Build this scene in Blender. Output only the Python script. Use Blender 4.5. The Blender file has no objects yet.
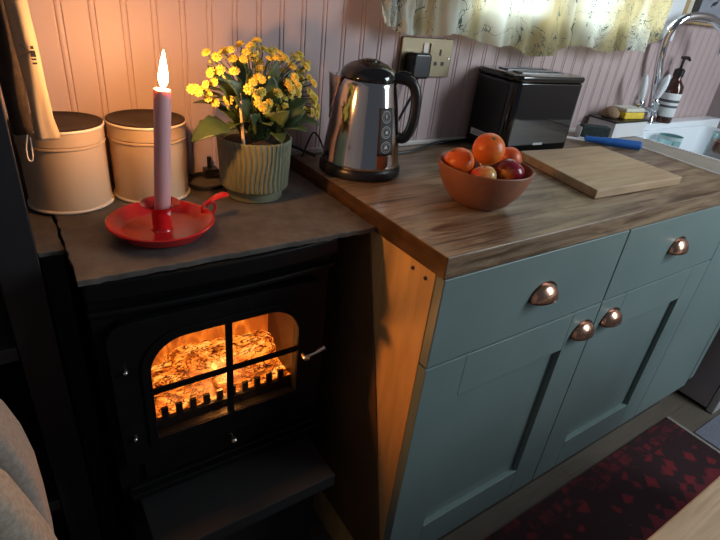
import bpy, bmesh, math, random
from mathutils import Vector, Matrix, Euler
PI = math.pi
scene = bpy.context.scene
COL = scene.collection
R = random.Random(7)

# ------------------------------------------------------------------ helpers
def new():
    return bmesh.new()

def fin(name, bm, mat, parent=None, smooth=False, bevel=0.0, seg=2, sub=0, loc=None, rot=None):
    bmesh.ops.recalc_face_normals(bm, faces=bm.faces[:])
    me = bpy.data.meshes.new(name)
    bm.to_mesh(me); bm.free()
    for p in me.polygons: p.use_smooth = bool(smooth or bevel)
    o = bpy.data.objects.new(name, me)
    COL.objects.link(o)
    for m in (mat if isinstance(mat, (list, tuple)) else [mat]):
        me.materials.append(m)
    if parent: o.parent = parent
    if loc: o.location = loc
    if rot: o.rotation_euler = rot
    if bevel:
        b = o.modifiers.new('bevel', 'BEVEL'); b.width = bevel; b.segments = seg
        b.limit_method = 'ANGLE'; b.angle_limit = math.radians(35)
        b.harden_normals = False
        w = o.modifiers.new('wn', 'WEIGHTED_NORMAL'); w.keep_sharp = True
    if sub:
        s = o.modifiers.new('sub', 'SUBSURF'); s.levels = sub; s.render_levels = sub
    if smooth == 'auto':
        try:
            me.set_sharp_from_angle(angle=math.radians(38))
        except Exception:
            pass
    return o

def box(bm, x0, x1, y0, y1, z0, z1, mi=0):
    v = [bm.verts.new((x, y, z)) for z in (z0, z1) for y in (y0, y1) for x in (x0, x1)]
    for f in ((0, 2, 3, 1), (4, 5, 7, 6), (0, 1, 5, 4), (2, 6, 7, 3), (0, 4, 6, 2), (1, 3, 7, 5)):
        bm.faces.new([v[i] for i in f]).material_index = mi
    return v

def lathe(bm, prof, seg=48, c=(0, 0, 0), fn=None, mi=0):
    rings = []
    for r, z in prof:
        if r < 1e-6:
            rings.append([bm.verts.new((c[0], c[1], c[2] + z))])
        else:
            ring = []
            for i in range(seg):
                a = 2 * PI * i / seg
                rr = fn(r, z, a) if fn else r
                ring.append(bm.verts.new((c[0] + rr * math.cos(a), c[1] + rr * math.sin(a), c[2] + z)))
            rings.append(ring)
    for A, B in zip(rings, rings[1:]):
        if len(A) == 1 and len(B) == 1: continue
        for i in range(seg):
            j = (i + 1) % seg
            if len(A) == 1: f = bm.faces.new((A[0], B[i], B[j]))
            elif len(B) == 1: f = bm.faces.new((A[i], A[j], B[0]))
            else: f = bm.faces.new((A[i], A[j], B[j], B[i]))
            f.material_index = mi
    return rings

def catmull(pts, n=8):
    P = [Vector(p) for p in pts]
    if len(P) < 3: return P
    P = [2 * P[0] - P[1]] + P + [2 * P[-1] - P[-2]]
    out = []
    for i in range(1, len(P) - 2):
        for k in range(n):
            t = k / n
            a, b, c, d = P[i - 1], P[i], P[i + 1], P[i + 2]
            out.append(0.5 * ((2 * b) + (c - a) * t + (2 * a - 5 * b + 4 * c - d) * t * t + (3 * b - a - 3 * c + d) * t ** 3))
    out.append(P[-2])
    return out

def tube(bm, pts, r, seg=10, flat=1.0, caps=True, up=None):
    P = [Vector(p) for p in pts]
    n = len(P)
    rad = r if isinstance(r, (list, tuple)) else [r] * n
    T = [((P[min(i + 1, n - 1)] - P[max(i - 1, 0)]).normalized()) for i in range(n)]
    ref = Vector(up) if up else (Vector((0, 0, 1)) if abs(T[0].z) < .9 else Vector((1, 0, 0)))
    rings = []
    u = (ref - T[0] * ref.dot(T[0])).normalized()
    for i in range(n):
        u = (u - T[i] * u.dot(T[i]))
        u = u.normalized() if u.length > 1e-8 else T[i].orthogonal().normalized()
        w = T[i].cross(u)
        rings.append([bm.verts.new(P[i] + rad[i] * (math.cos(2 * PI * k / seg) * u * flat + math.sin(2 * PI * k / seg) * w)) for k in range(seg)])
    for A, B in zip(rings, rings[1:]):
        for i in range(seg):
            bm.faces.new((A[i], A[(i + 1) % seg], B[(i + 1) % seg], B[i]))
    if caps:
        bm.faces.new(rings[0]); bm.faces.new(rings[-1])

def prism(bm, poly, z0, z1, M=None, mi=0):
    """poly in (a,b); extruded along c from z0 to z1; M maps (a,b,c) to xyz"""
    f = M or (lambda a, b, c: (a, b, c))
    A = [bm.verts.new(f(a, b, z0)) for a, b in poly]
    B = [bm.verts.new(f(a, b, z1)) for a, b in poly]
    bm.faces.new(A).material_index = mi; bm.faces.new(B[::-1]).material_index = mi
    n = len(poly)
    for i in range(n):
        bm.faces.new((A[i], A[(i + 1) % n], B[(i + 1) % n], B[i])).material_index = mi

XZ = lambda a, b, c: (a, c, b)      # outline in x,z extruded along y
YZ = lambda a, b, c: (c, a, b)      # outline in y,z extruded along x

def ball(bm, c, r, u=16, v=10, scale=(1, 1, 1)):
    M = Matrix.Translation(c) @ Matrix.Diagonal((r * scale[0], r * scale[1], r * scale[2], 1))
    bmesh.ops.create_uvsphere(bm, u_segments=u, v_segments=v, radius=1, matrix=M)

def rrect(x0, x1, y0, y1, r, n=6):
    out = []
    for cx, cy, a0 in ((x1 - r, y1 - r, 0), (x0 + r, y1 - r, 90), (x0 + r, y0 + r, 180), (x1 - r, y0 + r, 270)):
        for k in range(n + 1):
            a = math.radians(a0 + 90 * k / n)
            out.append((cx + r * math.cos(a), cy + r * math.sin(a)))
    return out

def tag(o, label, cat=None, group=None, kind=None):
    o['label'] = label
    if cat: o['category'] = cat
    if group: o['group'] = group
    if kind: o['kind'] = kind
    return o

def thing(name, label, cat, loc=(0, 0, 0), rz=0.0, group=None):
    o = bpy.data.objects.new(name, None)
    COL.objects.link(o)
    o.empty_display_size = .02
    o.location = loc; o.rotation_euler = (0, 0, rz)
    return tag(o, label, cat, group)

def structure(o):
    o['kind'] = 'structure'
    return o

# ------------------------------------------------------------------ materials
def mat(name, color=(.5, .5, .5), rough=.5, metal=0.0, **kw):
    m = bpy.data.materials.new(name); m.use_nodes = True
    b = m.node_tree.nodes['Principled BSDF']
    b.inputs['Base Color'].default_value = (*color, 1)
    b.inputs['Roughness'].default_value = rough
    b.inputs['Metallic'].default_value = metal
    for k, v in kw.items():
        b.inputs[k].default_value = v
    return m

class G:
    """small node-graph helper around a material"""
    def __init__(s, m):
        s.m = m; s.nt = m.node_tree; s.b = s.nt.nodes['Principled BSDF']
    def n(s, t, **kw):
        x = s.nt.nodes.new(t)
        for k, v in kw.items():
            if k in x.inputs: x.inputs[k].default_value = v
            else: setattr(x, k, v)
        return x
    def l(s, a, b): s.nt.links.new(a, b)
    def coord(s, kind='Object', scale=(1, 1, 1), rot=(0, 0, 0), loc=(0, 0, 0)):
        t = s.n('ShaderNodeTexCoord'); mp = s.n('ShaderNodeMapping')
        mp.inputs['Scale'].default_value = scale; mp.inputs['Rotation'].default_value = rot; mp.inputs['Location'].default_value = loc
        s.l(t.outputs[kind], mp.inputs['Vector']); return mp.outputs['Vector']
    def noise(s, vec, scale=5, detail=4, rough=.5, dist=0.0):
        x = s.n('ShaderNodeTexNoise')
        x.inputs['Scale'].default_value = scale; x.inputs['Detail'].default_value = detail
        x.inputs['Roughness'].default_value = rough; x.inputs['Distortion'].default_value = dist
        s.l(vec, x.inputs['Vector']); return x.outputs['Fac']
    def ramp(s, fac, stops, interp='LINEAR'):
        x = s.n('ShaderNodeValToRGB'); r = x.color_ramp; r.interpolation = interp
        while len(r.elements) < len(stops): r.elements.new(.5)
        for e, (p, c) in zip(r.elements, stops):
            e.position = p; e.color = (*c, 1) if len(c) == 3 else c
        s.l(fac, x.inputs['Fac']); return x.outputs['Color']
    def mix(s, f, a, b, bt='MIX'):
        x = s.n('ShaderNodeMix', data_type='RGBA', blend_type=bt)
        for sock, v in ((x.inputs[0], f), (x.inputs[6], a), (x.inputs[7], b)):
            if isinstance(v, (int, float)): sock.default_value = v
            elif isinstance(v, tuple): sock.default_value = (*v, 1)
            else: s.l(v, sock)
        return x.outputs[2]
    def math(s, op, a, b=None):
        x = s.n('ShaderNodeMath', operation=op)
        for i, v in enumerate((a, b)):
            if v is None: continue
            if isinstance(v, (int, float)): x.inputs[i].default_value = v
            else: s.l(v, x.inputs[i])
        return x.outputs[0]
    def color(s, c): s.l(c, s.b.inputs['Base Color'])
    def rough(s, c): s.l(c, s.b.inputs['Roughness'])
    def bump(s, h, strength=.3, dist=.002):
        x = s.n('ShaderNodeBump'); x.inputs['Strength'].default_value = strength; x.inputs['Distance'].default_value = dist
        s.l(h, x.inputs['Height']); s.l(x.outputs['Normal'], s.b.inputs['Normal'])

def noisy(name, c0, c1, scale=20, rough=.6, bump=.15, bd=.001, metal=0.0, stretch=(1, 1, 1), lo=.35, hi=.65, detail=5):
    m = mat(name, c0, rough, metal); g = G(m)
    f = g.noise(g.coord(scale=stretch), scale, detail, .6)
    g.color(g.ramp(f, [(lo, c0), (hi, c1)]))
    if bump: g.bump(f, bump, bd)
    return m

def wood(name, cols, along='x', scale=9, rough=.5, stretch=14, bump=.2, planks=None):
    m = mat(name, cols[0], rough); g = G(m)
    st = {'x': (1, stretch, stretch), 'y': (stretch, 1, stretch), 'z': (stretch, stretch, 1)}[along]
    v = g.coord(scale=st)
    f = g.noise(v, scale * .35, 6, .62, .6)
    n = len(cols)
    c = g.ramp(f, [(.28 + .44 * i / (n - 1), cols[i]) for i in range(n)])
    f2 = g.noise(v, scale * 1.0, 4, .6, .2)
    c = g.mix(.40, c, g.ramp(f2, [(.35, tuple(x * .55 for x in cols[1])), (.6, cols[-1])]), 'MULTIPLY' if False else 'MIX')
    f3 = g.noise(g.coord(scale=(2, 3, 2)), 3, 3, .5)
    c = g.mix(g.ramp(f3, [(.4, (0, 0, 0)), (.7, (.5, .5, .5))]), c, cols[0])
    g.color(c); g.bump(f2, bump, .0008)
    return m

M = {}
# painted beadboard: dusky pink
M['wall'] = noisy('dusky_pink_paint', (.475, .360, .352), (.505, .385, .378), 6, .5, 0)
M['wall_pale'] = noisy('mauve_paint', (.42, .35, .335), (.46, .385, .365), 5, .55, 0)
M['white_trim'] = mat('white_gloss_paint', (.78, .80, .82), .35)
M['teal'] = noisy('sage_teal_paint', (.172, .238, .228), (.190, .258, .248), 5, .42, .06, .0006)
M['cab_dark'] = mat('cabinet_shadow_board', (.02, .02, .018), .8)
M['pine'] = wood('pine_ply', [(.62, .35, .12), (.70, .42, .16), (.75, .48, .20)], 'z', 6, .55, 9, .1)
M['panel_shade'] = noisy('dark_brown_shade', (.13, .068, .027), (.17, .090, .038), 14, .6, .05, .0005)
M['worktop'] = wood('stained_worktop', [(.045, .021, .009), (.130, .068, .032), (.215, .124, .066), (.38, .27, .175)], 'x', 10, .36, 11, .3)
g = G(M['worktop']); _l = g.b.inputs['Base Color'].links[0].from_socket
_t = g.n('ShaderNodeTexCoord'); _s = g.n('ShaderNodeSeparateXYZ'); g.l(_t.outputs['Normal'], _s.inputs[0])
_e = g.ramp(g.noise(g.coord(scale=(1, 9, 22)), 3, 4, .5), [(.35, (.055, .026, .011)), (.7, (.105, .055, .026))])
_w = g.ramp(g.noise(g.coord(scale=(1.0, 7, 7), loc=(.4, .2, 0)), 4.5, 6, .68, .8), [(.44, (0, 0, 0)), (.62, (.80, .80, .80))])
_l = g.mix(_w, _l, (.42, .30, .19))
_d = g.ramp(g.noise(g.coord(scale=(.9, 26, 26)), 5, 3, .5, .3), [(.56, (0, 0, 0)), (.66, (.7, .7, .7))])
_l = g.mix(_d, _l, (.040, .020, .010))
g.color(g.mix(g.math('GREATER_THAN', g.math('ABSOLUTE', _s.outputs[0]), .7), _l, _e))
M['board'] = wood('beech_board', [(.42, .27, .155), (.52, .36, .215), (.61, .44, .28)], 'x', 7, .5, 9, .1)
M['table'] = wood('oak_table', [(.50, .33, .18), (.62, .43, .25), (.72, .53, .33)], 'x', 10, .5, 16, .1)
M['slate'] = noisy('brown_slate', (.072, .064, .057), (.125, .112, .100), 38, .55, .35, .0015, detail=8)
M['black_iron'] = noisy('matt_black_stove', (.0035, .0035, .004), (.006, .006, .006), 60, .5, .1, .0004)
M['black_iron'].node_tree.nodes['Principled BSDF'].inputs['Specular IOR Level'].default_value = .16
M['black_frame'] = noisy('black_painted_metal', (.013, .013, .0145), (.017, .017, .019), 30, .5, .05, .0004)
M['black'] = mat('matt_black', (.006, .006, .006), .7)
M['black_plastic'] = mat('black_plastic', (.010, .010, .011), .32)
M['black_gloss'] = mat('black_gloss', (.006, .006, .007), .06, **{'Coat Weight': .6, 'Coat Roughness': .03})
M['steel'] = mat('brushed_steel', (.62, .59, .56), .11, 1.0)
M['dark_steel'] = mat('dark_steel', (.16, .16, .16), .3, 1.0)
M['chrome'] = mat('chrome', (.82, .84, .86), .06, 1.0)
M['brass'] = mat('satin_brass', (.23, .19, .125), .40, 1.0)
M['latch'] = mat('polished_latch', (.80, .72, .58), .3, 1.0)
M['screw'] = mat('bright_screw', (.85, .82, .75), .25, 1.0)
M['copper'] = mat('antique_copper', (.62, .36, .25), .24, 1.0)
M['tin'] = mat('cream_enamel_tin', (.58, .44, .29), .45)
M['tin_lid'] = noisy('dark_tin_lid', (.028, .018, .013), (.042, .028, .021), 25, .5, .05, .0005)
M['tin_lid'].node_tree.nodes['Principled BSDF'].inputs['Specular IOR Level'].default_value = .15
M['tin_rim'] = mat('pale_rim', (.80, .72, .60), .3)
M['red'] = mat('red_enamel', (.70, .016, .018), .16, **{'Coat Weight': .5, 'Coat Roughness': .08})
M['wax'] = mat('lilac_wax', (.82, .44, .44), .45, **{'Subsurface Weight': .25, 'Subsurface Scale': .006, 'Subsurface Radius': (1.0, .75, .65)})
M['wick'] = mat('burnt_wick', (.012, .009, .008), .9)
M['terracotta'] = noisy('terracotta', (.27, .098, .052), (.31, .12, .065), 40, .55, .08, .0006)
M['pot'] = noisy('sage_ceramic', (.185, .195, .120), (.215, .225, .145), 12, .5, .04, .0006)
M['soil'] = noisy('potting_soil', (.012, .008, .005), (.035, .024, .015), 80, .95, .8, .004)
M['leaf'] = noisy('fleshy_leaf', (.034, .062, .022), (.060, .100, .034), 30, .42, .15, .001)
M['stem'] = mat('green_stem', (.09, .14, .045), .5)
M['petal'] = noisy('yellow_petal', (.82, .60, .075), (.88, .70, .15), 60, .55, 0)
M['petal_mid'] = mat('orange_flower_eye', (.78, .32, .02), .55)
M['bud'] = mat('green_yellow_bud', (.42, .46, .10), .5)
M['stick'] = mat('bamboo_stick', (.70, .50, .30), .55)
M['fabric'] = noisy('oatmeal_weave', (.26, .215, .165), (.37, .31, .245), 170, .9, .6, .0012)
M['fabric2'] = noisy('oatmeal_weave_back', (.21, .18, .15), (.28, .245, .21), 170, .9, .6, .0012)
M['dark_cloth'] = noisy('dark_brown_cloth', (.030, .020, .014), (.055, .038, .026), 120, .9, .5, .001)
M['cord'] = mat('black_cord', (.008, .008, .008), .45)
M['white_plastic'] = mat('white_plastic', (.72, .72, .72), .4)
M['white_ceramic'] = mat('white_ceramic', (.82, .86, .90), .12)
M['taupe'] = noisy('taupe_ledge', (.30, .255, .215), (.36, .31, .265), 10, .45, .08, .0006)
M['label'] = mat('pale_paper_label', (.72, .74, .73), .6)
M['ink'] = mat('black_ink', (.02, .02, .022), .6)
M['blue'] = mat('blue_silicone', (.012, .110, .42), .42)
M['amber'] = mat('amber_glass', (.055, .016, .007), .07, **{'Coat Weight': .5})
M['yellow'] = noisy('yellow_sponge', (.80, .54, .045), (.86, .62, .08), 150, .9, .4, .001)
M['scour'] = noisy('pale_scourer', (.62, .60, .50), (.72, .70, .6), 160, .9, .4, .001)
M['brush'] = noisy('brown_bristle', (.24, .145, .08), (.36, .24, .14), 180, .9, .8, .002, stretch=(1, 1, 1))
M['charcoal'] = noisy('dark_green_sponge', (.018, .026, .026), (.035, .048, .046), 140, .9, .6, .001)
M['fridge'] = mat('grey_panel', (.46, .44, .46), .42)
M['fridge_edge'] = mat('pale_door_edge', (.55, .55, .55), .4)
M['mat_blue'] = noisy('blue_grey_mat', (.13, .14, .175), (.19, .20, .24), 190, .95, .6, .002)

# floor planks
m = mat('grey_brown_planks', (.1, .08, .06), .5); g = G(m)
v = g.coord(scale=(1, 1, 1)); br = g.n('ShaderNodeTexBrick')
br.offset = .37; br.inputs['Scale'].default_value = 1; br.inputs['Mortar Size'].default_value = .0015
br.inputs['Brick Width'].default_value = 1.2; br.inputs['Row Height'].default_value = .13
br.inputs['Color1'].default_value = (.105, .085, .065, 1); br.inputs['Color2'].default_value = (.075, .062, .050, 1); br.inputs['Mortar'].default_value = (.015, .012, .01, 1)
g.l(v, br.inputs['Vector'])
f = g.noise(g.coord(scale=(1.5, 22, 1)), 6, 6, .6, .4)
g.color(g.mix(g.ramp(f, [(.35, (.2, .2, .2)), (.7, (.9, .9, .9))]), br.outputs['Color'], (.150, .122, .092)))
g.bump(f, .15, .001); M['floor'] = m

# rug: deep red with dark motifs laid out in bands
m = mat('red_patterned_rug', (.2, .02, .02), .95); g = G(m)
v = g.coord('Object'); sep = g.n('ShaderNodeSeparateXYZ'); g.l(v, sep.inputs[0])
X_, Y_ = sep.outputs[0], sep.outputs[1]
vo = g.n('ShaderNodeTexVoronoi', distance='MANHATTAN'); vo.inputs['Scale'].default_value = 15; vo.inputs['Randomness'].default_value = .55
_wn = g.n('ShaderNodeTexNoise'); _wn.inputs['Scale'].default_value = 30; g.l(v, _wn.inputs['Vector']); v2 = g.mix(.030, v, _wn.outputs['Color'])
g.l(v2, vo.inputs['Vector'])
motif = g.ramp(vo.outputs['Distance'], [(.30, (1, 1, 1)), (.46, (0, 0, 0))])
vb = g.n('ShaderNodeTexVoronoi', distance='CHEBYCHEV'); vb.inputs['Scale'].default_value = 28; vb.inputs['Randomness'].default_value = .45
g.l(v2, vb.inputs['Vector'])
motif2 = g.ramp(vb.outputs['Distance'], [(.24, (1, 1, 1)), (.44, (0, 0, 0))])
dark, red, red2 = (.026, .007, .009), (.190, .011, .018), (.160, .010, .016)
field = g.mix(motif, dark, red)
bord = g.mix(motif2, dark, red2)
cen = g.mix(motif2, (.150, .009, .020), (.105, .008, .015))
inb = g.math('GREATER_THAN', Y_, -.075)
inc = g.math('LESS_THAN', g.math('ADD', Y_, g.math('MULTIPLY', g.math('PINGPONG', X_, .03), .9)), -.205)
c = g.mix(inb, field, bord); c = g.mix(inc, c, cen)
fz = g.noise(g.coord(), 220, 3, .6)
c = g.mix(g.ramp(fz, [(.3, (0, 0, 0)), (.8, (.5, .5, .5))]), c, dark)
g.color(c); g.bump(fz, .8, .003); M['rug'] = m
M['fringe'] = noisy('pale_rug_edge', (.22, .19, .16), (.33, .29, .25), 200, .95, .5, .001)

# orange and apple skins
def orange(name, c0, c1):
    m = mat(name, c0, .38); g = G(m)
    f = g.noise(g.coord(), 110, 2, .5)
    f2 = g.noise(g.coord(), 14, 2, .5)
    g.color(g.ramp(f2, [(.35, c0), (.7, c1)])); g.bump(f, .25, .0012); return m
M['orange'] = orange('orange_peel', (.80, .13, .010), (.86, .20, .018))
M['orange2'] = orange('deep_orange_peel', (.70, .10, .022), (.78, .15, .03))
def apple(name, red, yel, lo, hi, axis, world_dir):
    """red skin turning yellow on the side the sun never reached"""
    m = mat(name, red, .24); g = G(m)
    dl = Euler(axis).to_matrix().inverted() @ Vector(world_dir).normalized()
    t = g.n('ShaderNodeTexCoord'); d = g.n('ShaderNodeVectorMath', operation='DOT_PRODUCT'); g.l(t.outputs['Object'], d.inputs[0]); d.inputs[1].default_value = dl
    st = g.noise(g.coord(scale=(90, 90, 14)), 1.0, 4, .6)
    s = g.math('ADD', g.math('MULTIPLY', d.outputs['Value'], 14), g.math('MULTIPLY', st, .7))
    g.color(g.ramp(s, [(lo, red), (hi, yel)])); return m
AX1, AX2 = (.5, .25, .4), (-.3, .2, 1.2)
M['apple_red'] = apple('dark_red_apple_skin', (.27, .012, .030), (.62, .30, .05), .56, .80, AX1, (-.85, -.1, -.25))
M['apple_blush'] = apple('blushed_apple_skin', (.60, .075, .045), (.72, .44, .13), .22, .62, AX2, (.6, -.6, .45))

def emit(name, color, strength):
    m = bpy.data.materials.new(name); m.use_nodes = True
    nt = m.node_tree; nt.nodes.clear()
    e = nt.nodes.new('ShaderNodeEmission'); e.inputs[0].default_value = (*color, 1); e.inputs[1].default_value = strength
    o = nt.nodes.new('ShaderNodeOutputMaterial'); nt.links.new(e.outputs[0], o.inputs[0]); return m
M['flame'] = emit('candle_flame', (1.0, .43, .115), 800)

# burning log bed: charred bark over glowing resin
m = mat('glowing_logs', (.02, .01, .008), .8); g = G(m)
v = g.coord(scale=(1, 2.2, 2.2))
f = g.noise(v, 9, 5, .6, 2.2); f2 = g.noise(v, 30, 4, .6, 1.5)
glow = g.ramp(f, [(.34, (.25, .02, .001)), (.44, (1.1, .19, .012)), (.53, (1.8, .42, .04)), (.60, (2.3, .72, .11)), (.70, (1.3, .45, .11))])
crack = g.ramp(f2, [(.44, (1, 1, 1)), (.482, (.015, .006, .004)), (.512, (.015, .006, .004)), (.55, (1, 1, 1))])
em = g.mix(1.0, glow, crack, 'MULTIPLY')
g.l(em, g.b.inputs['Emission Color']); g.b.inputs['Emission Strength'].default_value = 1.0
g.bump(f2, .6, .004); M['logs'] = m
# flickering flame screen behind the logs
m = mat('flame_screen', (.02, .008, .004), .5); g = G(m)
f = g.noise(g.coord(scale=(1, 1, .42)), 24, 3, .55, 1.2)
em = g.ramp(f, [(.30, (.30, .040, .003)), (.48, (.62, .10, .007)), (.60, (1.1, .22, .016)), (.72, (1.7, .50, .06))])
g.l(em, g.b.inputs['Emission Color']); g.b.inputs['Emission Strength'].default_value = 1.0
M['flames'] = m
M['ember'] = noisy('firebox_lining', (.016, .006, .003), (.026, .011, .005), 30, .45, 0)

def pane(name, tint=(1, 1, 1), gloss=.06):
    m = bpy.data.materials.new(name); m.use_nodes = True
    nt = m.node_tree; nt.nodes.clear()
    t = nt.nodes.new('ShaderNodeBsdfTransparent'); t.inputs[0].default_value = (*tint, 1)
    gl = nt.nodes.new('ShaderNodeBsdfGlossy'); gl.inputs['Roughness'].default_value = .03
    mx = nt.nodes.new('ShaderNodeMixShader'); mx.inputs[0].default_value = gloss
    o = nt.nodes.new('ShaderNodeOutputMaterial')
    nt.links.new(t.outputs[0], mx.inputs[1]); nt.links.new(gl.outputs[0], mx.inputs[2]); nt.links.new(mx.outputs[0], o.inputs[0]); return m
M['pane'] = pane('window_glass')
M['teal_glass'] = pane('teal_tumbler_glass', (.80, .93, .93), .25)
M['clear_glass'] = pane('clear_jar_glass', (.80, .92, .92), .16)
M['red_fill'] = mat('red_jar_contents', (.30, .05, .03), .4)

# printed curtain: cream cotton with leafy line drawing, lets light through
def cloth(name, base, line, translucency, sc, loc=(0, 0, 0), amount=1.0, patch=None):
    m = bpy.data.materials.new(name); m.use_nodes = True
    nt = m.node_tree; g = G(m)
    v = g.coord(loc=loc)
    wv = g.n('ShaderNodeTexNoise'); wv.inputs['Scale'].default_value = sc; wv.inputs['Detail'].default_value = 3; wv.inputs['Distortion'].default_value = 1.4
    g.l(v, wv.inputs['Vector'])
    d = g.math('ABSOLUTE', g.math('SUBTRACT', wv.outputs['Fac'], .5))
    l1 = g.math('LESS_THAN', d, .0055)
    vo = g.n('ShaderNodeTexVoronoi', feature='DISTANCE_TO_EDGE'); vo.inputs['Scale'].default_value = sc * 2.6
    g.l(g.mix(.25, v, wv.outputs['Color']), vo.inputs['Vector'])
    l2 = g.math('LESS_THAN', vo.outputs['Distance'], .016)
    area = g.noise(v, sc * .35, 2, .5)
    l2 = g.math('MULTIPLY', l2, g.math('GREATER_THAN', area, .50))
    ln = g.math('MULTIPLY', g.math('MAXIMUM', l1, l2), amount)
    shade = g.noise(v, sc * .8, 3, .5)
    b2 = g.ramp(shade, [(.35, base), (.65, tuple(min(1, x * 1.12) for x in base))])
    if patch: b2 = g.mix(g.ramp(g.noise(g.coord(scale=(1, .2, .6), loc=(.3, 0, .1)), 5.5, 2, .5, .4), [(.44, (0, 0, 0)), (.56, (1, 1, 1))]), b2, patch)
    c = g.mix(ln, b2, line)
    g.color(c); g.b.inputs['Roughness'].default_value = .9
    tr = g.n('ShaderNodeBsdfTranslucent'); g.l(c, tr.inputs[0])
    mx = g.n('ShaderNodeMixShader'); mx.inputs[0].default_value = translucency
    out = nt.nodes['Material Output']
    g.l(g.b.outputs[0], mx.inputs[1]); g.l(tr.outputs[0], mx.inputs[2]); g.l(mx.outputs[0], out.inputs[0])
    return m
M['curtain'] = cloth('printed_cotton', (.74, .78, .68), (.12, .16, .13), .46, 11, patch=(.50, .43, .23))
M['towel'] = cloth('cream_linen', (.56, .45, .31), (.06, .045, .035), .15, 11, amount=0.0)
WORLD, PWIN, PDOOR, PFIRE, EXPO = .09, 95, 48, 1.7, 0
WT, SL, WY = .93, .905, .5063      # worktop height, slate height, back wall

def W(name, bm, m, parent, **k):
    """world-space mesh attached to an unrotated thing"""
    l = parent.location if parent.parent is None else parent.parent.location
    bmesh.ops.translate(bm, vec=-Vector(l), verts=bm.verts[:])
    return fin(name, bm, m, parent, **k)

# ================================================================== setting
# floor
bm = new(); box(bm, -1.6, 2.4, -1.6, .6, -.03, 0); structure(fin('floor', bm, M['floor']))
# beadboard wall: double grooves with a bead between them
gro = [-.394 + .0459 * k for k in range(-14, 52)]
def bead_profile(x0, x1):
    p = [(x0, 0)]
    for g0 in gro:
        a = g0 - .006
        for dx, dy in ((0, 0), (.0010, .0017), (.0020, .0017), (.0032, .0003), (.006, -.0002), (.0088, .0003), (.0100, .0017), (.0110, .0017), (.012, 0)):
            if x0 < a + dx < x1: p.append((a + dx, dy))
    p.append((x1, 0)); return p
bm = new()
def wall_piece(x0, x1, z0, z1):
    p = bead_profile(x0, x1)
    A = [bm.verts.new((x, WY + d, z0)) for x, d in p]; B = [bm.verts.new((x, WY + d, z1)) for x, d in p]
    for i in range(len(p) - 1): bm.faces.new((A[i], A[i + 1], B[i + 1], B[i]))
    Ab = [bm.verts.new((x, WY + .03, z)) for x, z in ((x0, z0), (x1, z0), (x0, z1), (x1, z1))]
    bm.faces.new((Ab[0], Ab[1], Ab[3], Ab[2]))
wx0, wx1, wz0, wz1 = .365, 1.327, 1.215, 1.80
wall_piece(-1.1, wx0, 0, 2.25); wall_piece(wx0, wx1, 0, wz0); wall_piece(wx1, 1.87, 0, 2.25); wall_piece(wx0, wx1, wz1, 2.25)
wb = fin('wall_back', bm, M['wall']); structure(wb)
bm = new(); box(bm, 1.85, 1.89, -1.6, WY, 0, 2.25); structure(fin('wall_right', bm, M['wall_pale']))
bm = new(); box(bm, -1.14, -1.10, -1.6, WY, 0, 2.25); structure(fin('wall_left', bm, M['wall_pale']))
# pale bead where worktop meets wall
bm = new(); box(bm, .002, 1.85, WY - .008, WY + .001, WT, WT + .011)
structure(fin('trim_1', bm, mat('pale_trim', (.55, .50, .47), .4), bevel=.002))
# window
win = bpy.data.objects.new('window_1', None); COL.objects.link(win); win.location = ((wx0 + wx1) / 2, WY, wz0); structure(win)
bm = new()
box(bm, wx1 - .075, wx1 + .012, WY - .024, WY + .05, wz0 - .008, wz1 + .03)
box(bm, wx0 - .012, wx0 + .045, WY - .018, WY + .05, wz0 - .008, wz1 + .03)
box(bm, wx0 + .045, wx1 - .045, WY - .018, WY + .05, wz1 - .05, wz1 + .03)
box(bm, wx0 + .045, wx1 - .045, WY - .018, WY + .05, wz0 - .008, wz0 + .035)
box(bm, .755, .785, WY - .002, WY + .04, wz0 + .035, wz1 - .05)
W('window_frame', bm, M['white_trim'], win, bevel=.003)
bm = new(); box(bm, wx0 + .04, wx1 - .04, WY + .02, WY + .024, wz0 + .03, wz1 - .045); W('window_pane', bm, M['pane'], win)
# curtain rod and half curtain
cx = [(.161, 1.206), (.179, 1.196), (.202, 1.191), (.223, 1.182), (.265, 1.178), (.29, 1.181), (.323, 1.182), (.345, 1.189), (.368, 1.187), (.391, 1.185), (.428, 1.179), (.504, 1.167), (.569, 1.171), (.611, 1.156), (.645, 1.148), (.722, 1.155), (.755, 1.172), (.796, 1.177), (.871, 1.178), (.907, 1.17), (.972, 1.167), (1.066, 1.176), (1.133, 1.176), (1.174, 1.19), (1.215, 1.205)]
def hem(x):
    for (a, za), (b, zb) in zip(cx, cx[1:]):
        if a <= x <= b: return za + (zb - za) * (x - a) / (b - a)
    return cx[0][1] if x < cx[0][0] else cx[-1][1]
cur = thing('curtain', 'cream leaf-print curtain gathered across the window above the toaster', 'curtain', (.69, .475, 1.17))
bm = new(); nx, nz = 260, 26; grid = []
x0, x1 = .163, 1.215
for i in range(nx + 1):
    x = x0 + (x1 - x0) * i / nx; hz = hem(x); row = []
    for j in range(nz + 1):
        t = j / nz; z = hz + (1.62 - hz) * t
        tight = max(0, min(1, (.36 - x) / .16))
        f = .010 * math.sin(x * 33 + .6 * math.sin(x * 9 + 2)) + .006 * math.sin(x * 71 + 3 * t) + .004 * math.sin(x * 120 + 1.3)
        f += tight * .008 * math.sin(x * 260 + 5 * t + 2 * math.sin(11 * t)) + tight * .005 * math.sin(40 * t + 70 * x)
        xx = x + .006 * math.sin(7 * t + x * 20) * (1 - t)
        y = .462 + f * (.45 + .55 * (1 - t)) - .004 * (1 - t)
        row.append(bm.verts.new((xx, y, z)))
    grid.append(row)
for i in range(nx):
    for j in range(nz): bm.faces.new((grid[i][j], grid[i + 1][j], grid[i + 1][j + 1], grid[i][j + 1]))
W('curtain_cloth', bm, M['curtain'], cur, smooth=True)
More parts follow.
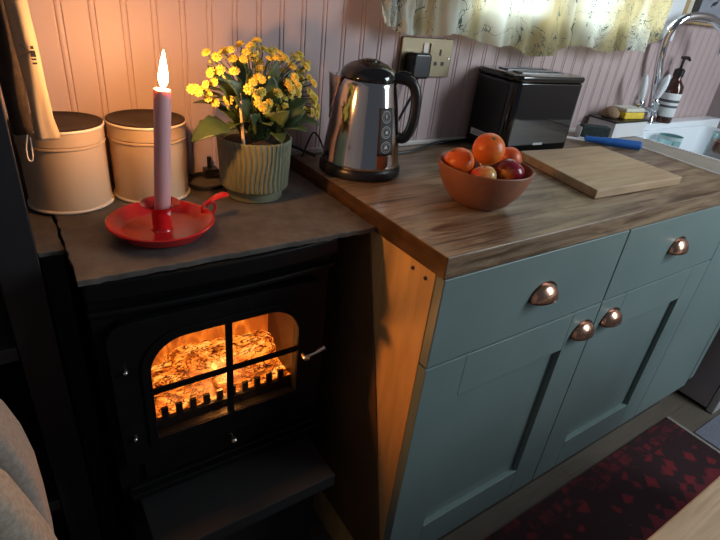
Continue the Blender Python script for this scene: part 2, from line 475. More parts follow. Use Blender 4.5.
bm = new(); tube(bm, [(.10, .462, 1.625), (1.30, .462, 1.625)], .006, 12); W('curtain_rod', bm, M['brass'], cur, smooth='auto')

# ================================================================== worktop and cabinets
bm = new(); prism(bm, [(0, 0), (.986, 0), (1.077, WY - .001), (0, WY - .001)], WT - .0379, WT)
o = fin('worktop', bm, M['worktop'], bevel=.0022)
tag(o, 'brown stained wooden worktop with worn streaky grain over the teal cabinet', 'worktop')

cab = thing('base_cabinet', 'sage teal shaker base cabinet with two drawers, two doors and copper cup handles', 'cabinet', (.5, .26, 0))
bm = new(); box(bm, .022, 1.0, .026, WY - .01, .143, WT - .0385); W('carcass', bm, M['cab_dark'], cab)
bm = new(); box(bm, .006, .0215, .0235, WY - .012, 0.0, WT - .0385)
tag(W('side_panel', bm, M['pine'], cab, bevel=.0008), 'bare pine side panel lit orange by the fire')
bm = new(); box(bm, .03, 1.36, .055, .075, 0, .143); W('plinth', bm, noisy('dark_plinth', (.05, .042, .034), (.075, .062, .05), 12, .6, 0), cab)
for y, z in ((.043, .872), (.075, .874)):
    bm = new(); tube(bm, [(.0035, y, z), (.008, y, z)], .0032, 10); W('screw_head', bm, M['ink'], cab)
bm = new(); prism(bm, [(.2015, .888), (.1957, .8756), (.1092, .5483), (.0306, .2241), (-.0 + .024, .12), (.48, .12), (.48, .888)], .0022, .0058, YZ)  # added board, its slanted edge and dark colour stand for shade on the pine
W('shade_board', bm, M['panel_shade'], cab)['label'] = 'added dark brown board standing in for shade behind the bare pine strip'

def shaker(x0, x1, z0, z1, y0, y1, st=.095):
    bm = new()
    box(bm, x0, x0 + st, y0, y1, z0, z1); box(bm, x1 - st, x1, y0, y1, z0, z1)
    box(bm, x0 + st + .0004, x1 - st - .0004, y0, y1, z1 - st, z1); box(bm, x0 + st + .0004, x1 - st - .0004, y0, y1, z0, z0 + st)
    box(bm, x0 + st - .004, x1 - st + .004, y0 + .0125, y1 - .002, z0 + st - .004, z1 - st + .004)
    return bm

def cup_handle(x, z, y, parent, w=.072, h=.032, d=.022):
    """half-dome cup pull open at the bottom, with its thin back flange"""
    bm = new(); n, k = 20, 10; outer = []; inner = []
    for s, rows in ((1.0, outer), (.88, inner)):
        for j in range(k + 1):
            th = PI / 2 * j / k                      # 0 at wall, 90 at front lip
            row = []
            for i in range(n + 1):
                a = PI * i / n
                row.append(bm.verts.new((x + s * w / 2 * math.cos(a), y - s * d * math.sin(th) * math.sin(a) ** .7, z + s * h * math.sin(a) ** .85 * math.cos(th))))
            rows.append(row)
    for rows in (outer, inner):
        for j in range(k):
            for i in range(n):
                try: bm.faces.new((rows[j][i], rows[j][i + 1], rows[j + 1][i + 1], rows[j + 1][i]))
                except ValueError: pass
    bmesh.ops.remove_doubles(bm, verts=bm.verts[:], dist=1e-5)
    hd = W('cup_handle', bm, M['copper'], parent, smooth=True)
    hd.modifiers.new('t', 'SOLIDIFY').thickness = .0012
    fl = new()
    pts = [(x + (w / 2 + .004) * math.cos(PI * i / 24), z + (h + .004) * math.sin(PI * i / 24)) for i in range(25)]
    prism(fl, pts, y - .0016, y, XZ)
    for s in (-1, 1):
        lathe_pts = [(x + s * (w / 2 + .001) + .0055 * math.cos(a * PI / 6), z + .012 + .0055 * math.sin(a * PI / 6)) for a in range(12)]
    f = W('handle_flange', fl, mat('dark_copper', (.20, .10, .07), .3, 1.0), parent)
    return hd

ydf = .0022
for x0, x1, hx, hz in ((.0055, .5025, .270, .7900), (.5060, 1.003, .752, .796)):
    bm = new(); box(bm, x0, x1, ydf, ydf + .020, .7200, WT - .0405)
    d = W('drawer_front', bm, M['teal'], cab, bevel=.0022)
    cup_handle(hx, hz, ydf, d)
for x0, x1, hx, hz in ((.0055, .5025, .460, .648), (.5060, 1.003, .567, .650)):
    d = W('door', shaker(x0, x1, .1434, .7165, ydf, ydf + .020), M['teal'], cab, bevel=.0011)
    cup_handle(hx, hz, ydf, d)
bm = new()
for dx in (-.008, .008): tube(bm, [(.835 + dx, .03, .143), (.835 + dx, .03, .105), (.835 + dx * .4, .03, .095)], .004, 8)
W('plinth_clip', bm, M['steel'], cab, smooth='auto')

fil = thing('end_cabinet', 'flush teal end panel unit beyond the second drawer, beside the grey appliance', 'cabinet', (1.17, .26, 0))
bm = new(); box(bm, 1.0045, 1.337, ydf, ydf + .020, .1434, WT - .0405); W('front_panel', bm, M['teal'], fil, bevel=.0012)
bm = new(); box(bm, 1.343, 1.378, ydf, ydf + .020, .165, WT - .0405); W('edge_post', bm, M['teal'], fil, bevel=.0015)
bm = new(); box(bm, 1.005, 1.155, ydf + .022, WY - .02, .15, WT - .05); W('carcass', bm, M['cab_dark'], fil)

# grey appliance
fr = thing('appliance', 'grey undercounter appliance standing past the teal end cabinet', 'appliance', (1.67, .2, 0))
bm = new(); box(bm, 1.492, 1.845, -.055, .48, .012, .70); W('body', bm, M['fridge'], fr, bevel=.003)
bm = new(); box(bm, 1.490, 1.845, -.082, -.057, .003, .72); W('door', bm, M['fridge_edge'], fr, bevel=.004)
for x in (1.52, 1.81):
    bm = new(); tube(bm, [(x, .44, 0), (x, .44, .013)], .018, 12); W('foot', bm, M['black'], fr)

# ================================================================== sink
snk = thing('sink', 'white ceramic sink under the swan-neck tap', 'sink', (1.4, .27, .72))
bm = new(); zt = .934
ox0, ox1, oy0, oy1 = 1.165, 1.72, .03, .4465
ix0, ix1, iy0, iy1 = 1.177, 1.70, .10, .436
out_ = rrect(ox0, ox1, oy0, oy1, .012); inn = rrect(ix0, ix1, iy0, iy1, .035); inb = rrect(ix0 + .012, ix1 - .012, iy0 + .012, iy1 - .012, .035)
def ring(pts, z): return [bm.verts.new((x, y, z)) for x, y in pts]
r1 = ring(out_, .72); r2 = ring(out_, zt); r3 = ring(inn, zt); r4 = ring(inb, .745)
for A, B in ((r1, r2), (r2, r3), (r3, r4)):
    n = len(A)
    for i in range(n): bm.faces.new((A[i], A[(i + 1) % n], B[(i + 1) % n], B[i]))
bm.faces.new(r4); bm.faces.new(r1)
W('basin', bm, M['white_ceramic'], snk, bevel=.004, seg=3)
bm = new(); tube(bm, [(1.41, .27, .7445), (1.41, .27, .7475)], .03, 24); W('plughole', bm, M['chrome'], snk, smooth='auto')

bm = new()
prism(bm, [(.9925, .003), (1.0655, .40), (1.0835, WY - .009), (1.164, WY - .009), (1.164, .003)], .895, .931)
o = fin('draining_ledge', bm, M['taupe'], bevel=.0015)
tag(o, 'taupe ledge between the worktop end and the white sink', 'ledge')
bm = new(); prism(bm, [(.9875, .003), (.9915, .003), (1.0645, .40), (1.0590, .40)], .9, .9335)
o = fin('edge_strip', bm, M['white_trim']); tag(o, 'thin white strip along the worktop end before the taupe ledge', 'strip')
bm = new(); box(bm, 1.1655, 1.848, .448, WY - .009, .90, .952)
o = fin('tap_ledge', bm, M['white_ceramic'], bevel=.003); tag(o, 'pale ledge along the wall behind the sink, under tap and soap bottle', 'ledge')

# tap
tap = thing('tap', 'chrome swan-neck mixer tap with two white lever handles', 'tap', (1.33, .475, .952))
pts = [(1.352, .472, .953), (1.340, .470, .995), (1.314, .468, 1.06), (1.272, .465, 1.152), (1.263, .465, 1.196), (1.258, .463, 1.225), (1.261, .455, 1.250), (1.277, .447, 1.268), (1.304, .44, 1.279), (1.343, .43, 1.285), (1.396, .42, 1.282), (1.450, .41, 1.265), (1.500, .405, 1.232), (1.522, .403, 1.185)]
bm = new(); tube(bm, catmull(pts, 6), .0125, 16); W('spout', bm, M['chrome'], tap, smooth='auto')
bm = new(); lathe(bm, [(0, 0), (.0185, 0), (.0185, .008), (.016, .014), (.016, .06), (.018, .066), (.015, .074), (0, .074)], 24, (1.350, .472, .952)); W('tap_body', bm, M['chrome'], tap, smooth='auto')
for (bx, bz, tx, tz) in ((1.215, 1.018, 1.178, 1.112), (1.302, 1.022, 1.318, 1.112)):
    bm = new(); tube(bm, [(1.345, .470, .995), ((1.345 + bx) / 2, .458, 1.0), (bx, .452, bz - .012), (bx, .450, bz + .012)], .0085, 12); ball(bm, (bx, .450, bz + .006), .0135)
    h = W('valve_arm', bm, M['chrome'], tap, smooth='auto')
    bm = new(); tube(bm, catmull([(bx, .449, bz + .016), (bx + (tx - bx) * .5, .446, (bz + tz) / 2), (tx, .442, tz)], 5), [.008, .009, .010, .011, .012, .0125, .0125, .012, .011, .009, .005], 12)
    h2 = W('lever_handle', bm, M['white_ceramic'], tap, smooth='auto')

# soap bottle
bot = thing('soap_bottle', 'brown glass pump soap bottle with a white label beside the tap', 'bottle', (1.432, .470, .952))
c = (1.432, .470, .952)
bm = new(); lathe(bm, [(0, .0), (.030, 0), (.033, .004), (.033, .108), (.030, .122), (.018, .138), (.0145, .143), (.0145, .152), (0, .152)], 40, c); W('bottle_body', bm, M['amber'], bot, smooth='auto')
bm = new(); lathe(bm, [(.0334, .022), (.0337, .0225), (.0337, .0985), (.0334, .099)], 40, c); lab = W('bottle_label', bm, M['label'], bot, smooth='auto')
lab['label'] = 'pale wrap-round label with two dark bands'
for z0, z1 in ((.052, .060), (.069, .078)):
    bm = new(); lathe(bm, [(.0336, z0), (.0341, z0 + .0003), (.0341, z1 - .0003), (.0336, z1)], 40, c); W('label_band', bm, mat('grey_band', (.08, .09, .10), .6), lab, smooth='auto')
bm = new(); lathe(bm, [(0, .151), (.0165, .151), (.0165, .172), (.010, .176), (.0045, .178), (.0045, .205), (.011, .206), (.011, .214), (0, .214)], 24, c)
tube(bm, [(c[0], c[1], c[2] + .210), (c[0] - .018, c[1] - .022, c[2] + .211), (c[0] - .026, c[1] - .032, c[2] + .206)], [.006, .0055, .004], 10)
W('pump', bm, M['black_plastic'], bot, smooth='auto')
jar = thing('brown_jar', 'small dark brown jar low behind the tap, left of the soap bottle', 'jar', (1.3845, .477, .952)); jar.scale = (.58, .58, .8)
bm = new(); lathe(bm, [(0, 0), (.021, 0), (.024, .005), (.024, .026), (.018, .034), (0, .034)], 28, (1.3845, .477, .952)); W('jar_body', bm, M['amber'], jar, smooth='auto')
bm = new(); lathe(bm, [(0, .034), (.0175, .034), (.0175, .044), (.016, .046), (0, .046)], 28, (1.3845, .477, .952)); W('lid', bm, M['black_plastic'], jar, smooth='auto')

# soap tray with brush and sponge, dark sponge in a white dish
DX, DZ = -.022, .010
tr = thing('soap_tray', 'white tray with a dark rim carrying the brush and yellow sponge', 'tray', (1.135 + DX, .445, .931))
bm = new(); box(bm, 1.055 + DX, 1.235 + DX, .402, .494, .932, .968 + DZ); W('tray_body', bm, M['white_plastic'], tr, bevel=.002)
bm = new(); box(bm, 1.051 + DX, 1.239 + DX, .398, .4975, .968 + DZ, .973 + DZ); W('tray_rim', bm, M['black_plastic'], tr, bevel=.0015)
br_ = thing('scrubbing_brush', 'round brown bristle scrubbing brush on the tray rim', 'brush', (1.098 + DX, .455, .9735 + DZ))
bm = new(); lathe(bm, [(0, .0), (.022, 0), (.027, .006), (.026, .016), (.018, .026), (.007, .031), (0, .031)], 26, (1.098 + DX, .455, .9735 + DZ), fn=lambda r, z, a: r * (1 + .03 * math.sin(13 * a) + .02 * math.sin(29 * a))); W('bristles', bm, M['brush'], br_, smooth=True)
sp = thing('yellow_sponge', 'yellow washing-up sponge with a pale scourer top on the tray', 'sponge', (1.166 + DX, .440, .9735 + DZ), -.12)
bm = new(); box(bm, -.046, .046, -.029, .029, 0, .020); fin('sponge_foam', bm, M['yellow'], sp, bevel=.004)
bm = new(); box(bm, -.044, .044, -.027, .029, .0202, .032); fin('scourer', bm, M['scour'], sp, bevel=.004)
ds = thing('dark_sponge', 'dark green sponge in a white dish at the worktop corner', 'sponge', (.968, .425, WT), -.62)
bm = new(); box(bm, -.043, .043, -.0165, .0165, .0045, .040); fin('sponge_foam', bm, M['charcoal'], ds, bevel=.006, seg=3)
bm = new(); box(bm, -.048, .048, -.021, .021, .0005, .0045); box(bm, -.048, -.045, -.021, .021, .0045, .034); box(bm, -.048, .048, .018, .021, .0045, .038); fin('dish', bm, M['white_plastic'], ds, bevel=.0012)

# tumbler in sink and jar at the frame edge
tm = thing('tumbler', 'clear teal glass tumbler standing in the white sink', 'glass', (1.362, .384, .7455))
bm = new(); lathe(bm, [(0, 0), (.028, 0), (.030, .003), (.037, .182), (.0345, .182), (.027, .008), (0, .008)], 28, (1.362, .384, .7455)); W('glass_wall', bm, M['teal_glass'], tm, smooth='auto')
bm = new(); lathe(bm, [(.0366, .172), (.0378, .178), (.0372, .1835)], 28, (1.362, .384, .7455)); W('rim_band', bm, mat('teal_band', (.45, .58, .58), .3), tm, smooth=True)
gj = thing('glass_jar', 'glass jar with reddish contents at the right end of the sink front', 'jar', (1.282, .200, .7455)); gj.scale = (1, 1, 1.13)
c = (1.282, .200, .7455)
bm = new(); lathe(bm, [(0, 0), (.034, 0), (.036, .004), (.036, .185), (.033, .197), (.033, .215), (.0305, .215), (.0305, .198), (.0335, .184), (.0335, .006), (0, .006)], 32, c); W('jar_glass', bm, M['clear_glass'], gj, smooth='auto')
bm = new(); lathe(bm, [(0, .008), (.0300, .008), (.0328, .02), (.0328, .183), (.0300, .194), (0, .194)], 28, c); W('contents', bm, M['red_fill'], gj, smooth='auto')

# framed print right of window
pf = thing('framed_print', 'framed grey print of a dark bird on the wall right of the window', 'picture', (1.62, .50, 1.262))
px0, px1, pz0, pz1 = 1.343, 1.83, 1.262, 1.74
bm = new()
for a0, a1, b0, b1 in ((px0, px0 + .030, pz0, pz1), (px1 - .02, px1, pz0, pz1), (px0 + .03, px1 - .02, pz0, pz0 + .008), (px0 + .03, px1 - .02, pz1 - .02, pz1)):
    box(bm, a0, a1, WY - .020, WY - .0012, b0, b1)
W('picture_frame', bm, noisy('gilt_wood', (.36, .24, .11), (.46, .32, .16), 40, .4, .1, .0005, stretch=(1, 1, .1)), pf, bevel=.003)
bm = new(); box(bm, px0 + .018, px1 - .018, WY - .010, WY - .002, pz0 + .006, pz1 - .018); mt = W('mount', bm, mat('cream_mount', (.60, .55, .44), .6), pf)
bm = new(); box(bm, px0 + .072, px1 - .052, WY - .0125, WY - .0095, pz0 + .008, pz1 - .05); W('slip', bm, mat('dark_slip', (.03, .026, .024), .5), mt)
bm = new(); box(bm, px0 + .110, px1 - .065, WY - .0140, WY - .0122, pz0 + .010, pz1 - .065); pr = W('print', bm, noisy('grey_print', (.20, .21, .25), (.27, .28, .32), 18, .6, 0), pf)
bm = new()
prism(bm, [(1.520, 1.315), (1.532, 1.322), (1.545, 1.322), (1.556, 1.330), (1.562, 1.348), (1.557, 1.341), (1.548, 1.335), (1.536, 1.333), (1.528, 1.330), (1.522, 1.324)], WY - .0148, WY - .0139, XZ)
W('bird_motif', bm, M['ink'], pr)
# ================================================================== fireside
# black alcove the stove stands in
su = thing('fireplace_surround', 'black painted alcove and raised hearth block round the stove', 'fireplace', (-.26, .35, 0))
bm = new(); box(bm, -.487, -.460, .276, WY - .003, 0, .8935); W('cheek_board', bm, M['black'], su)
bm = new(); box(bm, -.460, -.012, .488, WY - .003, 0, .8935); W('back_board', bm, M['black'], su)
bm = new(); box(bm, -.44, -.09, .16, .486, 0, .425); W('hearth_block', bm, M['black'], su)
he = fin('hearth_slab', (lambda b: (box(b, -.425, -.105, .068, .486, .427, .458), b)[1])(new()), noisy('black_hearth', (.003, .003, .003), (.005, .005, .005), 30, .8, .2, .001), bevel=.003)
tag(he, 'black hearth slab under the glowing stove', 'hearth')

def rough_slab(bm, x0, x1, y0, y1, z0, z1, amp=.0016, n=40, seed=1):
    rr = random.Random(seed)
    pts = []
    for (ax, ay, bx, by) in ((x0, y0, x1, y0), (x1, y0, x1, y1), (x1, y1, x0, y1), (x0, y1, x0, y0)):
        k = max(4, int(n * math.hypot(bx - ax, by - ay) / .45))
        for i in range(k):
            t = i / k; pts.append((ax + (bx - ax) * t + rr.uniform(-amp, amp), ay + (by - ay) * t + rr.uniform(-amp, amp)))
    prism(bm, pts, z0, z1)
bm = new(); rough_slab(bm, -.4555, -.0045, .172, WY - .003, .8958, SL, seed=3)
sl = fin('slate_slab', bm, M['slate'], bevel=.0012); tag(sl, 'large brown-grey slate slab with chipped edges on top of the stove', 'slab', 'slate slabs round the stove top')
bm = new(); rough_slab(bm, -.4895, -.4585, .272, WY - .003, .8937, .9015, seed=5)
s2 = fin('slate_slab', bm, M['slate'], bevel=.0012); tag(s2, 'narrow slate offcut under the left tin, beside the black shelf post', 'slab', 'slate slabs round the stove top')

# stove
st = thing('electric_stove', 'black electric log-effect stove with arched window and glowing logs', 'stove', (-.264, .33, .459))
bx0, bx1 = -.448, -.080; yf = .190
ox0, ox1, oz0, oz1 = -.384, -.144, .600, .785
cavx0, cavx1 = ox0 - .012, ox1 + .012
bm = new()
box(bm, bx0, ox0 - .013, yf, .482, .475, .865); box(bm, ox1 + .013, bx1, yf, .482, .475, .865)
box(bm, ox0 - .013, ox1 + .013, yf, .482, .475, .588); box(bm, ox0 - .013, ox1 + .013, yf, .482, .800, .865)
box(bm, ox0 - .013, ox1 + .013, .316, .482, .588, .800)
W('body', bm, M['black_iron'], st)
for x in (bx0 + .03, bx1 - .03):
    for y in (.215, .45):
        bm = new(); tube(bm, [(x, y, .4585), (x, y, .476)], .016, 14); W('foot', bm, M['black_iron'], st, smooth='auto')
# bowed top plate
def bow(x, d): 
    t = (x - (bx0 + bx1) / 2) / ((bx1 - bx0) / 2); return -d * (1 - t * t)
bm = new()
xs = [bx0 - .004 + (bx1 - bx0 + .012) * i / 24 for i in range(25)]
prism(bm, [(x, .176 + bow(x, .012)) for x in xs] + [(bx1 + .006, .483), (bx0 - .004, .483)], .8655, .8955)
W('top_plate', bm, M['black_iron'], st, bevel=.004, seg=3)
bm = new()
prism(bm, [(x, .181 + bow(x, .012)) for x in xs] + [(bx1 + .006, .19), (bx0 - .004, .19)], .838, .8475)
W('moulding', bm, M['black_iron'], st, bevel=.003)
# door with arched opening
dx0, dx1, dz0, dz1 = -.437, -.092, .553, .826
def arch(x0, x1, z0, z1, r, n=10):
    p = [(x0, z0), (x1, z0)]
    for k in range(n + 1):
        a = PI / 2 * k / n; p.append((x1 - r + r * math.cos(a), z1 - r + r * math.sin(a)))
    for k in range(n + 1):
        a = PI / 2 + PI / 2 * k / n; p.append((x0 + r + r * math.cos(a), z1 - r + r * math.sin(a)))
    return p
def frame_prism(bm, outer, inner, y0, y1):
    """outer and inner outlines with the same number of points"""
    n = len(outer)
    V = [[bm.verts.new((a, y, b)) for a, b in o] for y in (y0, y1) for o in (outer, inner)]
    for i in range(n):
        j = (i + 1) % n
        bm.faces.new((V[0][i], V[0][j], V[1][j], V[1][i])); bm.faces.new((V[2][j], V[2][i], V[3][i], V[3][j]))
        bm.faces.new((V[0][j], V[0][i], V[2][i], V[2][j])); bm.faces.new((V[1][i], V[1][j], V[3][j], V[3][i]))
inn = arch(ox0, ox1, oz0, oz1, .055); out_ = arch(dx0, dx1, dz0, dz1, .030)
bm = new(); frame_prism(bm, out_, inn, .172, .1885)
door = W('door', bm, M['black_iron'], st, bevel=.0015)
bm = new(); frame_prism(bm, arch(ox0 - .014, ox1 + .014, oz0 - .014, oz1 + .014, .062), arch(ox0 - .0005, ox1 + .0005, oz0 - .0005, oz1 + .0005, .055), .1690, .1718)
W('window_moulding', bm, M['black_iron'], door, bevel=.001)
bm = new(); box(bm, -.2695, -.2585, .1735, .1785, oz0, oz1); box(bm, ox0, ox1, .1740, .1780, .6860, .6965)
W('glazing_bars', bm, M['black_iron'], door, bevel=.0008)
bm = new(); prism(bm, arch(ox0 + .0005, ox1 - .0005, oz0 + .0005, oz1 - .0005, .055), .1795, .1805, XZ); W('glass', bm, M['pane'], door)
for z in (.748, .616):
    bm = new(); tube(bm, [(-.4185, .1722, z), (-.4185, .1665, z)], .0035, 12); ball(bm, (-.4185, .1665, z), .0032)
    h = W('hinge_pin', bm, M['screw'], door, smooth='auto'); h['label'] = 'bright metal hinge pin'
bm = new(); tube(bm, [(-.131, .172, .680), (-.131, .160, .680)], .0058, 14)
tube(bm, [(-.131, .160, .680), (-.116, .155, .687), (-.099, .152, .6965)], [.0036, .0034, .0046], 10); ball(bm, (-.131, .159, .680), .0066)
W('latch', bm, M['latch'], door, smooth='auto')
bm = new(); tube(bm, [(-.262, .1875, .531), (-.262, .172, .531)], .0026, 12); ball(bm, (-.262, .170, .531), .0055)
W('ash_knob', bm, M['latch'], st, smooth='auto')
# lower front: ash door and ridges
bm = new(); box(bm, -.41, -.12, .184, .1895, .500, .546); W('ash_door', bm, M['black_iron'], st, bevel=.0025)
bm = new(); box(bm, -.437, -.090, .172, .1895, .472, .484); box(bm, -.437, -.090, .180, .1895, .4885, .494); W('lower_ridge', bm, M['black_iron'], st, bevel=.002)
# firebox
bm = new()
box(bm, ox0 - .012, ox1 + .012, .311, .3155, .589, .799)
W('flame_screen', bm, M['flames'], st)
bm = new()
box(bm, ox0 - .0125, ox0 - .009, .192, .310, .589, .799); box(bm, ox1 + .009, ox1 + .0125, .192, .310, .589, .799); box(bm, ox0 - .009, ox1 + .009, .192, .310, .7955, .799)
W('firebox_lining', bm, M['ember'], st)
def log(cx, cy, cz, L, r, rz, tilt, seed):
    rr = random.Random(seed); bm = new(); n, s = 18, 22
    ph = [rr.uniform(0, 6.28) for _ in range(8)]
    rings = []
    for i in range(n + 1):
        t = i / n; x = (t - .5) * L
        e = min(1, 4.5 * min(t, 1 - t) + .62)
        ring = []
        for k in range(s):
            a = 2 * PI * k / s
            q = r * e * (1 + .10 * math.sin(3 * a + ph[0] + 4 * t) + .08 * math.sin(7 * a + ph[1] + 9 * t) + .06 * math.sin(13 * t * 3 + ph[2] + 2 * a) + rr.uniform(-.05, .05))
            ring.append(bm.verts.new((x, q * math.cos(a), q * math.sin(a) + .010 * math.sin(3 * t + ph[3]))))
        rings.append(ring)
    for A, B in zip(rings, rings[1:]):
        for k in range(s): bm.faces.new((A[k], A[(k + 1) % s], B[(k + 1) % s], B[k]))
    bm.faces.new(rings[0]); bm.faces.new(rings[-1])
    bmesh.ops.transform(bm, matrix=Matrix.Translation((cx, cy, cz)) @ Matrix.Rotation(rz, 4, 'Z') @ Matrix.Rotation(tilt, 4, 'Y'), verts=bm.verts[:])
    return bm
for i, a in enumerate(((-.266, .262, .634, .236, .030, .03, -.012), (-.330, .226, .617, .105, .021, .12, .06), (-.215, .230, .617, .120, .022, -.10, -.05), (-.262, .285, .640, .16, .020, .06, .02), (-.300, .247, .660, .075, .011, -.55, .04), (-.228, .250, .660, .070, .010, .45, -.04))):
    l = W('log', log(*a, seed=20 + i), M['logs'], st, smooth=True)
bm = new(); box(bm, ox0 - .008, ox1 + .008, .200, .309, .5895, .606); W('ember_bed', bm, M['logs'], st)
bm = new(); box(bm, ox0 - .004, ox1 + .004, .1905, .1985, .591, .614)
for k in range(10):
    x = ox0 + .012 + k * .0228; box(bm, x, x + .0105, .1935, .1985, .6095, .634)
W('grate', bm, M['black_iron'], st)

# ------------------------------------------------------------------ candle and holder
hx, hy = -.326, .276
DZ2 = 1.0
hold = thing('candle_holder', 'red enamel chamberstick with ring handle on the slate', 'candle holder', (hx, hy, SL))
bm = new()
lathe(bm, [(0, .0042), (.054, .0042), (.060, .0065), (.0715, .0200), (.0745, .0212), (.0762, .0198), (.0745, .0180), (.0625, .0036), (.055, .0028), (.0535, 0), (.0515, 0), (.0505, .0026), (0, .0026)], 64)
fin('dish', bm, M['red'], hold, smooth='auto')
bm = new()
lathe(bm, [(.0155, .0044), (.0135, .007), (.0132, .034), (.016, .040), (.026, .046), (.0275, .0468), (.0265, .0448), (.0165, .0385), (.0128, .033), (.0126, .004)], 40)
fin('candle_cup', bm, M['red'], hold, smooth='auto')
d = Vector((.90, .22, 0)).normalized()
bm = new(); pts = []
for k in range(25):
    a = 2 * PI * k / 24
    pts.append(tuple(d * (.0800 + .0120 * math.cos(a)) + Vector((0, 0, .0190 + .0120 * math.sin(a)))))
tube(bm, pts, .0022, 8, caps=False, up=(0, 1, 0)); bmesh.ops.remove_doubles(bm, verts=bm.verts[:], dist=2e-4)
fin('ring_handle', bm, M['red'], hold, smooth=True)
bm = new(); P0 = [d * .076 + Vector((0, 0, .0235)), d * .083 + Vector((0, 0, .0310)), d * .095 + Vector((0, 0, .0350)), d * .110 + Vector((0, 0, .0370)), d * .116 + Vector((0, 0, .0370))]
tube(bm, catmull([tuple(p) for p in P0], 5), [.003 + .0065 * min(1, i / 12) * (1 if i < 17 else (21 - i) / 5) for i in range(21)], 12, flat=.28)
fin('thumb_rest', bm, M['red'], hold, smooth=True)

lean = (math.radians(2.0), math.radians(4.2), 0)
can = thing('candle', 'lit lilac dinner candle standing in the red candle holder', 'candle', (hx, hy, SL + .005)); can.rotation_euler = lean
bm = new(); lathe(bm, [(0, 0), (.0110, 0), (.0115, .004), (.0112, .199), (.0100, .2025), (.007, .2010), (.004, .1995), (0, .1992)], 32)
fin('wax', bm, M['wax'], can, smooth='auto')
bm = new(); tube(bm, catmull([(0, 0, .198), (.0005, 0, .203), (.002, 0, .2095)], 4), .0009, 8); fin('wick', bm, M['wick'], can)
bm = new(); lathe(bm, [(0, 0), (.0035, .002), (.0056, .008), (.0060, .014), (.0052, .022), (.0036, .031), (.0016, .040), (0, .046)], 20, (.001, 0, .2050))
fl = fin('flame', bm, M['flame'], can, smooth=True)

# ------------------------------------------------------------------ tins
def tin(x, y, label, rz):
    t = thing('storage_tin', label, 'tin', (x, y, SL), rz, 'cream tins on the slate'); t.scale = (1, 1, 1.17)
    bm = new(); r = .0595
    lathe(bm, [(0, .001), (r - .001, .001), (r + .0018, .0005), (r + .0022, .0025), (r + .0003, .0045), (r, .006), (r, .083), (r + .0018, .0845), (r + .0018, .0865), (r - .0015, .088), (0, .088)], 56)
    fin('tin_body', bm, [M['tin']], t, smooth='auto')
    bm = new(); lathe(bm, [(r + .0004, .0005), (r + .0030, .001), (r + .0030, .0032), (r + .0006, .0042)], 56); fin('base_rim', bm, M['tin_rim'], t, smooth=True)
    bm = new(); lathe(bm, [(r - .003, .0884), (r + .0012, .0884), (r + .0012, .1045), (r + .0016, .1060), (r + .0004, .1076), (r - .0016, .1070)], 56)
    l = fin('lid', bm, M['tin'], t, smooth='auto')
    bm = new(); lathe(bm, [(r + .0010, .1049), (r + .0030, .1058), (r + .0028, .1080), (r + .0002, .1086), (r - .001, .1076)], 56); fin('lid_rim', bm, M['tin_rim'], l, smooth=True)
    bm = new(); lathe(bm, [(r + .0014, .1086), (r + .0014, .1096), (r - .0005, .1100), (r - .003, .1090), (r * .5, .1086), (0, .1086)], 56); fin('lid_top', bm, M['tin_lid'], l, smooth=True)
    return t
tin(-.4245, .4405, 'cream storage tin with dark lid, left of the two, partly behind the bee tea towel', .3)
tin(-.2985, .4405, 'cream storage tin with dark lid directly behind the candle', 1.3)

# ------------------------------------------------------------------ cable coil on the slate
bm = new(); pts = []
for k in range(49):
    a = 2 * PI * k / 24 + 2.2
    pts.append((-.199 + .0375 * math.cos(a), .448 + .0375 * math.sin(a), SL + .0032 + .0030 * k / 24))
tube(bm, pts, .0028, 8)
coil = thing('power_cable', 'black coiled power cable with plug on the slate behind the planter', 'cable', (-.203, .455, SL))
W('cable', bm, M['cord'], coil, smooth='auto')
bm = new(); box(bm, -.192, -.166, .474, .496, SL + .001, SL + .018); tube(bm, [(-.181, .487, SL + .018), (-.181, .487, SL + .040)], .0045, 10); W('plug', bm, M['black_plastic'], coil, bevel=.002)

# ------------------------------------------------------------------ potted kalanchoe
pc = (-.136, .3755)
pl = thing('potted_kalanchoe', 'yellow-flowering kalanchoe in a ribbed sage planter between candle and kettle', 'plant', (pc[0], pc[1], SL))
H = .108
def potr(z):
    return .0570 + .0060 * min(1, z / H) - .0 * z
def wav(r, z, a):
    if z < .022 or r < .05: return r
    return r + .0013 * math.sin(46 * a + 1.9 * math.sin(z * 42 + 2.2 * math.sin(a * 2)) + .8 * math.sin(z * 85 + a))
prof = [(0, 0), (.047, 0), (.049, .002), (.0505, .016), (.0575, .0205)]
prof += [(potr(.022 + (H - .024) * i / 26) + .0005, .022 + (H - .024) * i / 26) for i in range(27)]
prof += [(.0630, H), (.0612, H), (.0595, H - .004), (.0575, H - .016), (0, H - .016)]
bm = new(); lathe(bm, prof, 204, fn=wav)
fin('planter', bm, M['pot'], pl, smooth='auto')
bm = new(); lathe(bm, [(.0578, H - .0158), (.056, H - .011), (.03, H - .007), (0, H - .006)], 28, fn=lambda r, z, a: r * (1 + .02 * math.sin(7 * a))); fin('soil', bm, M['soil'], pl, smooth=True)
def L(p): return (p[0] - pc[0], p[1] - pc[1], p[2] - SL)
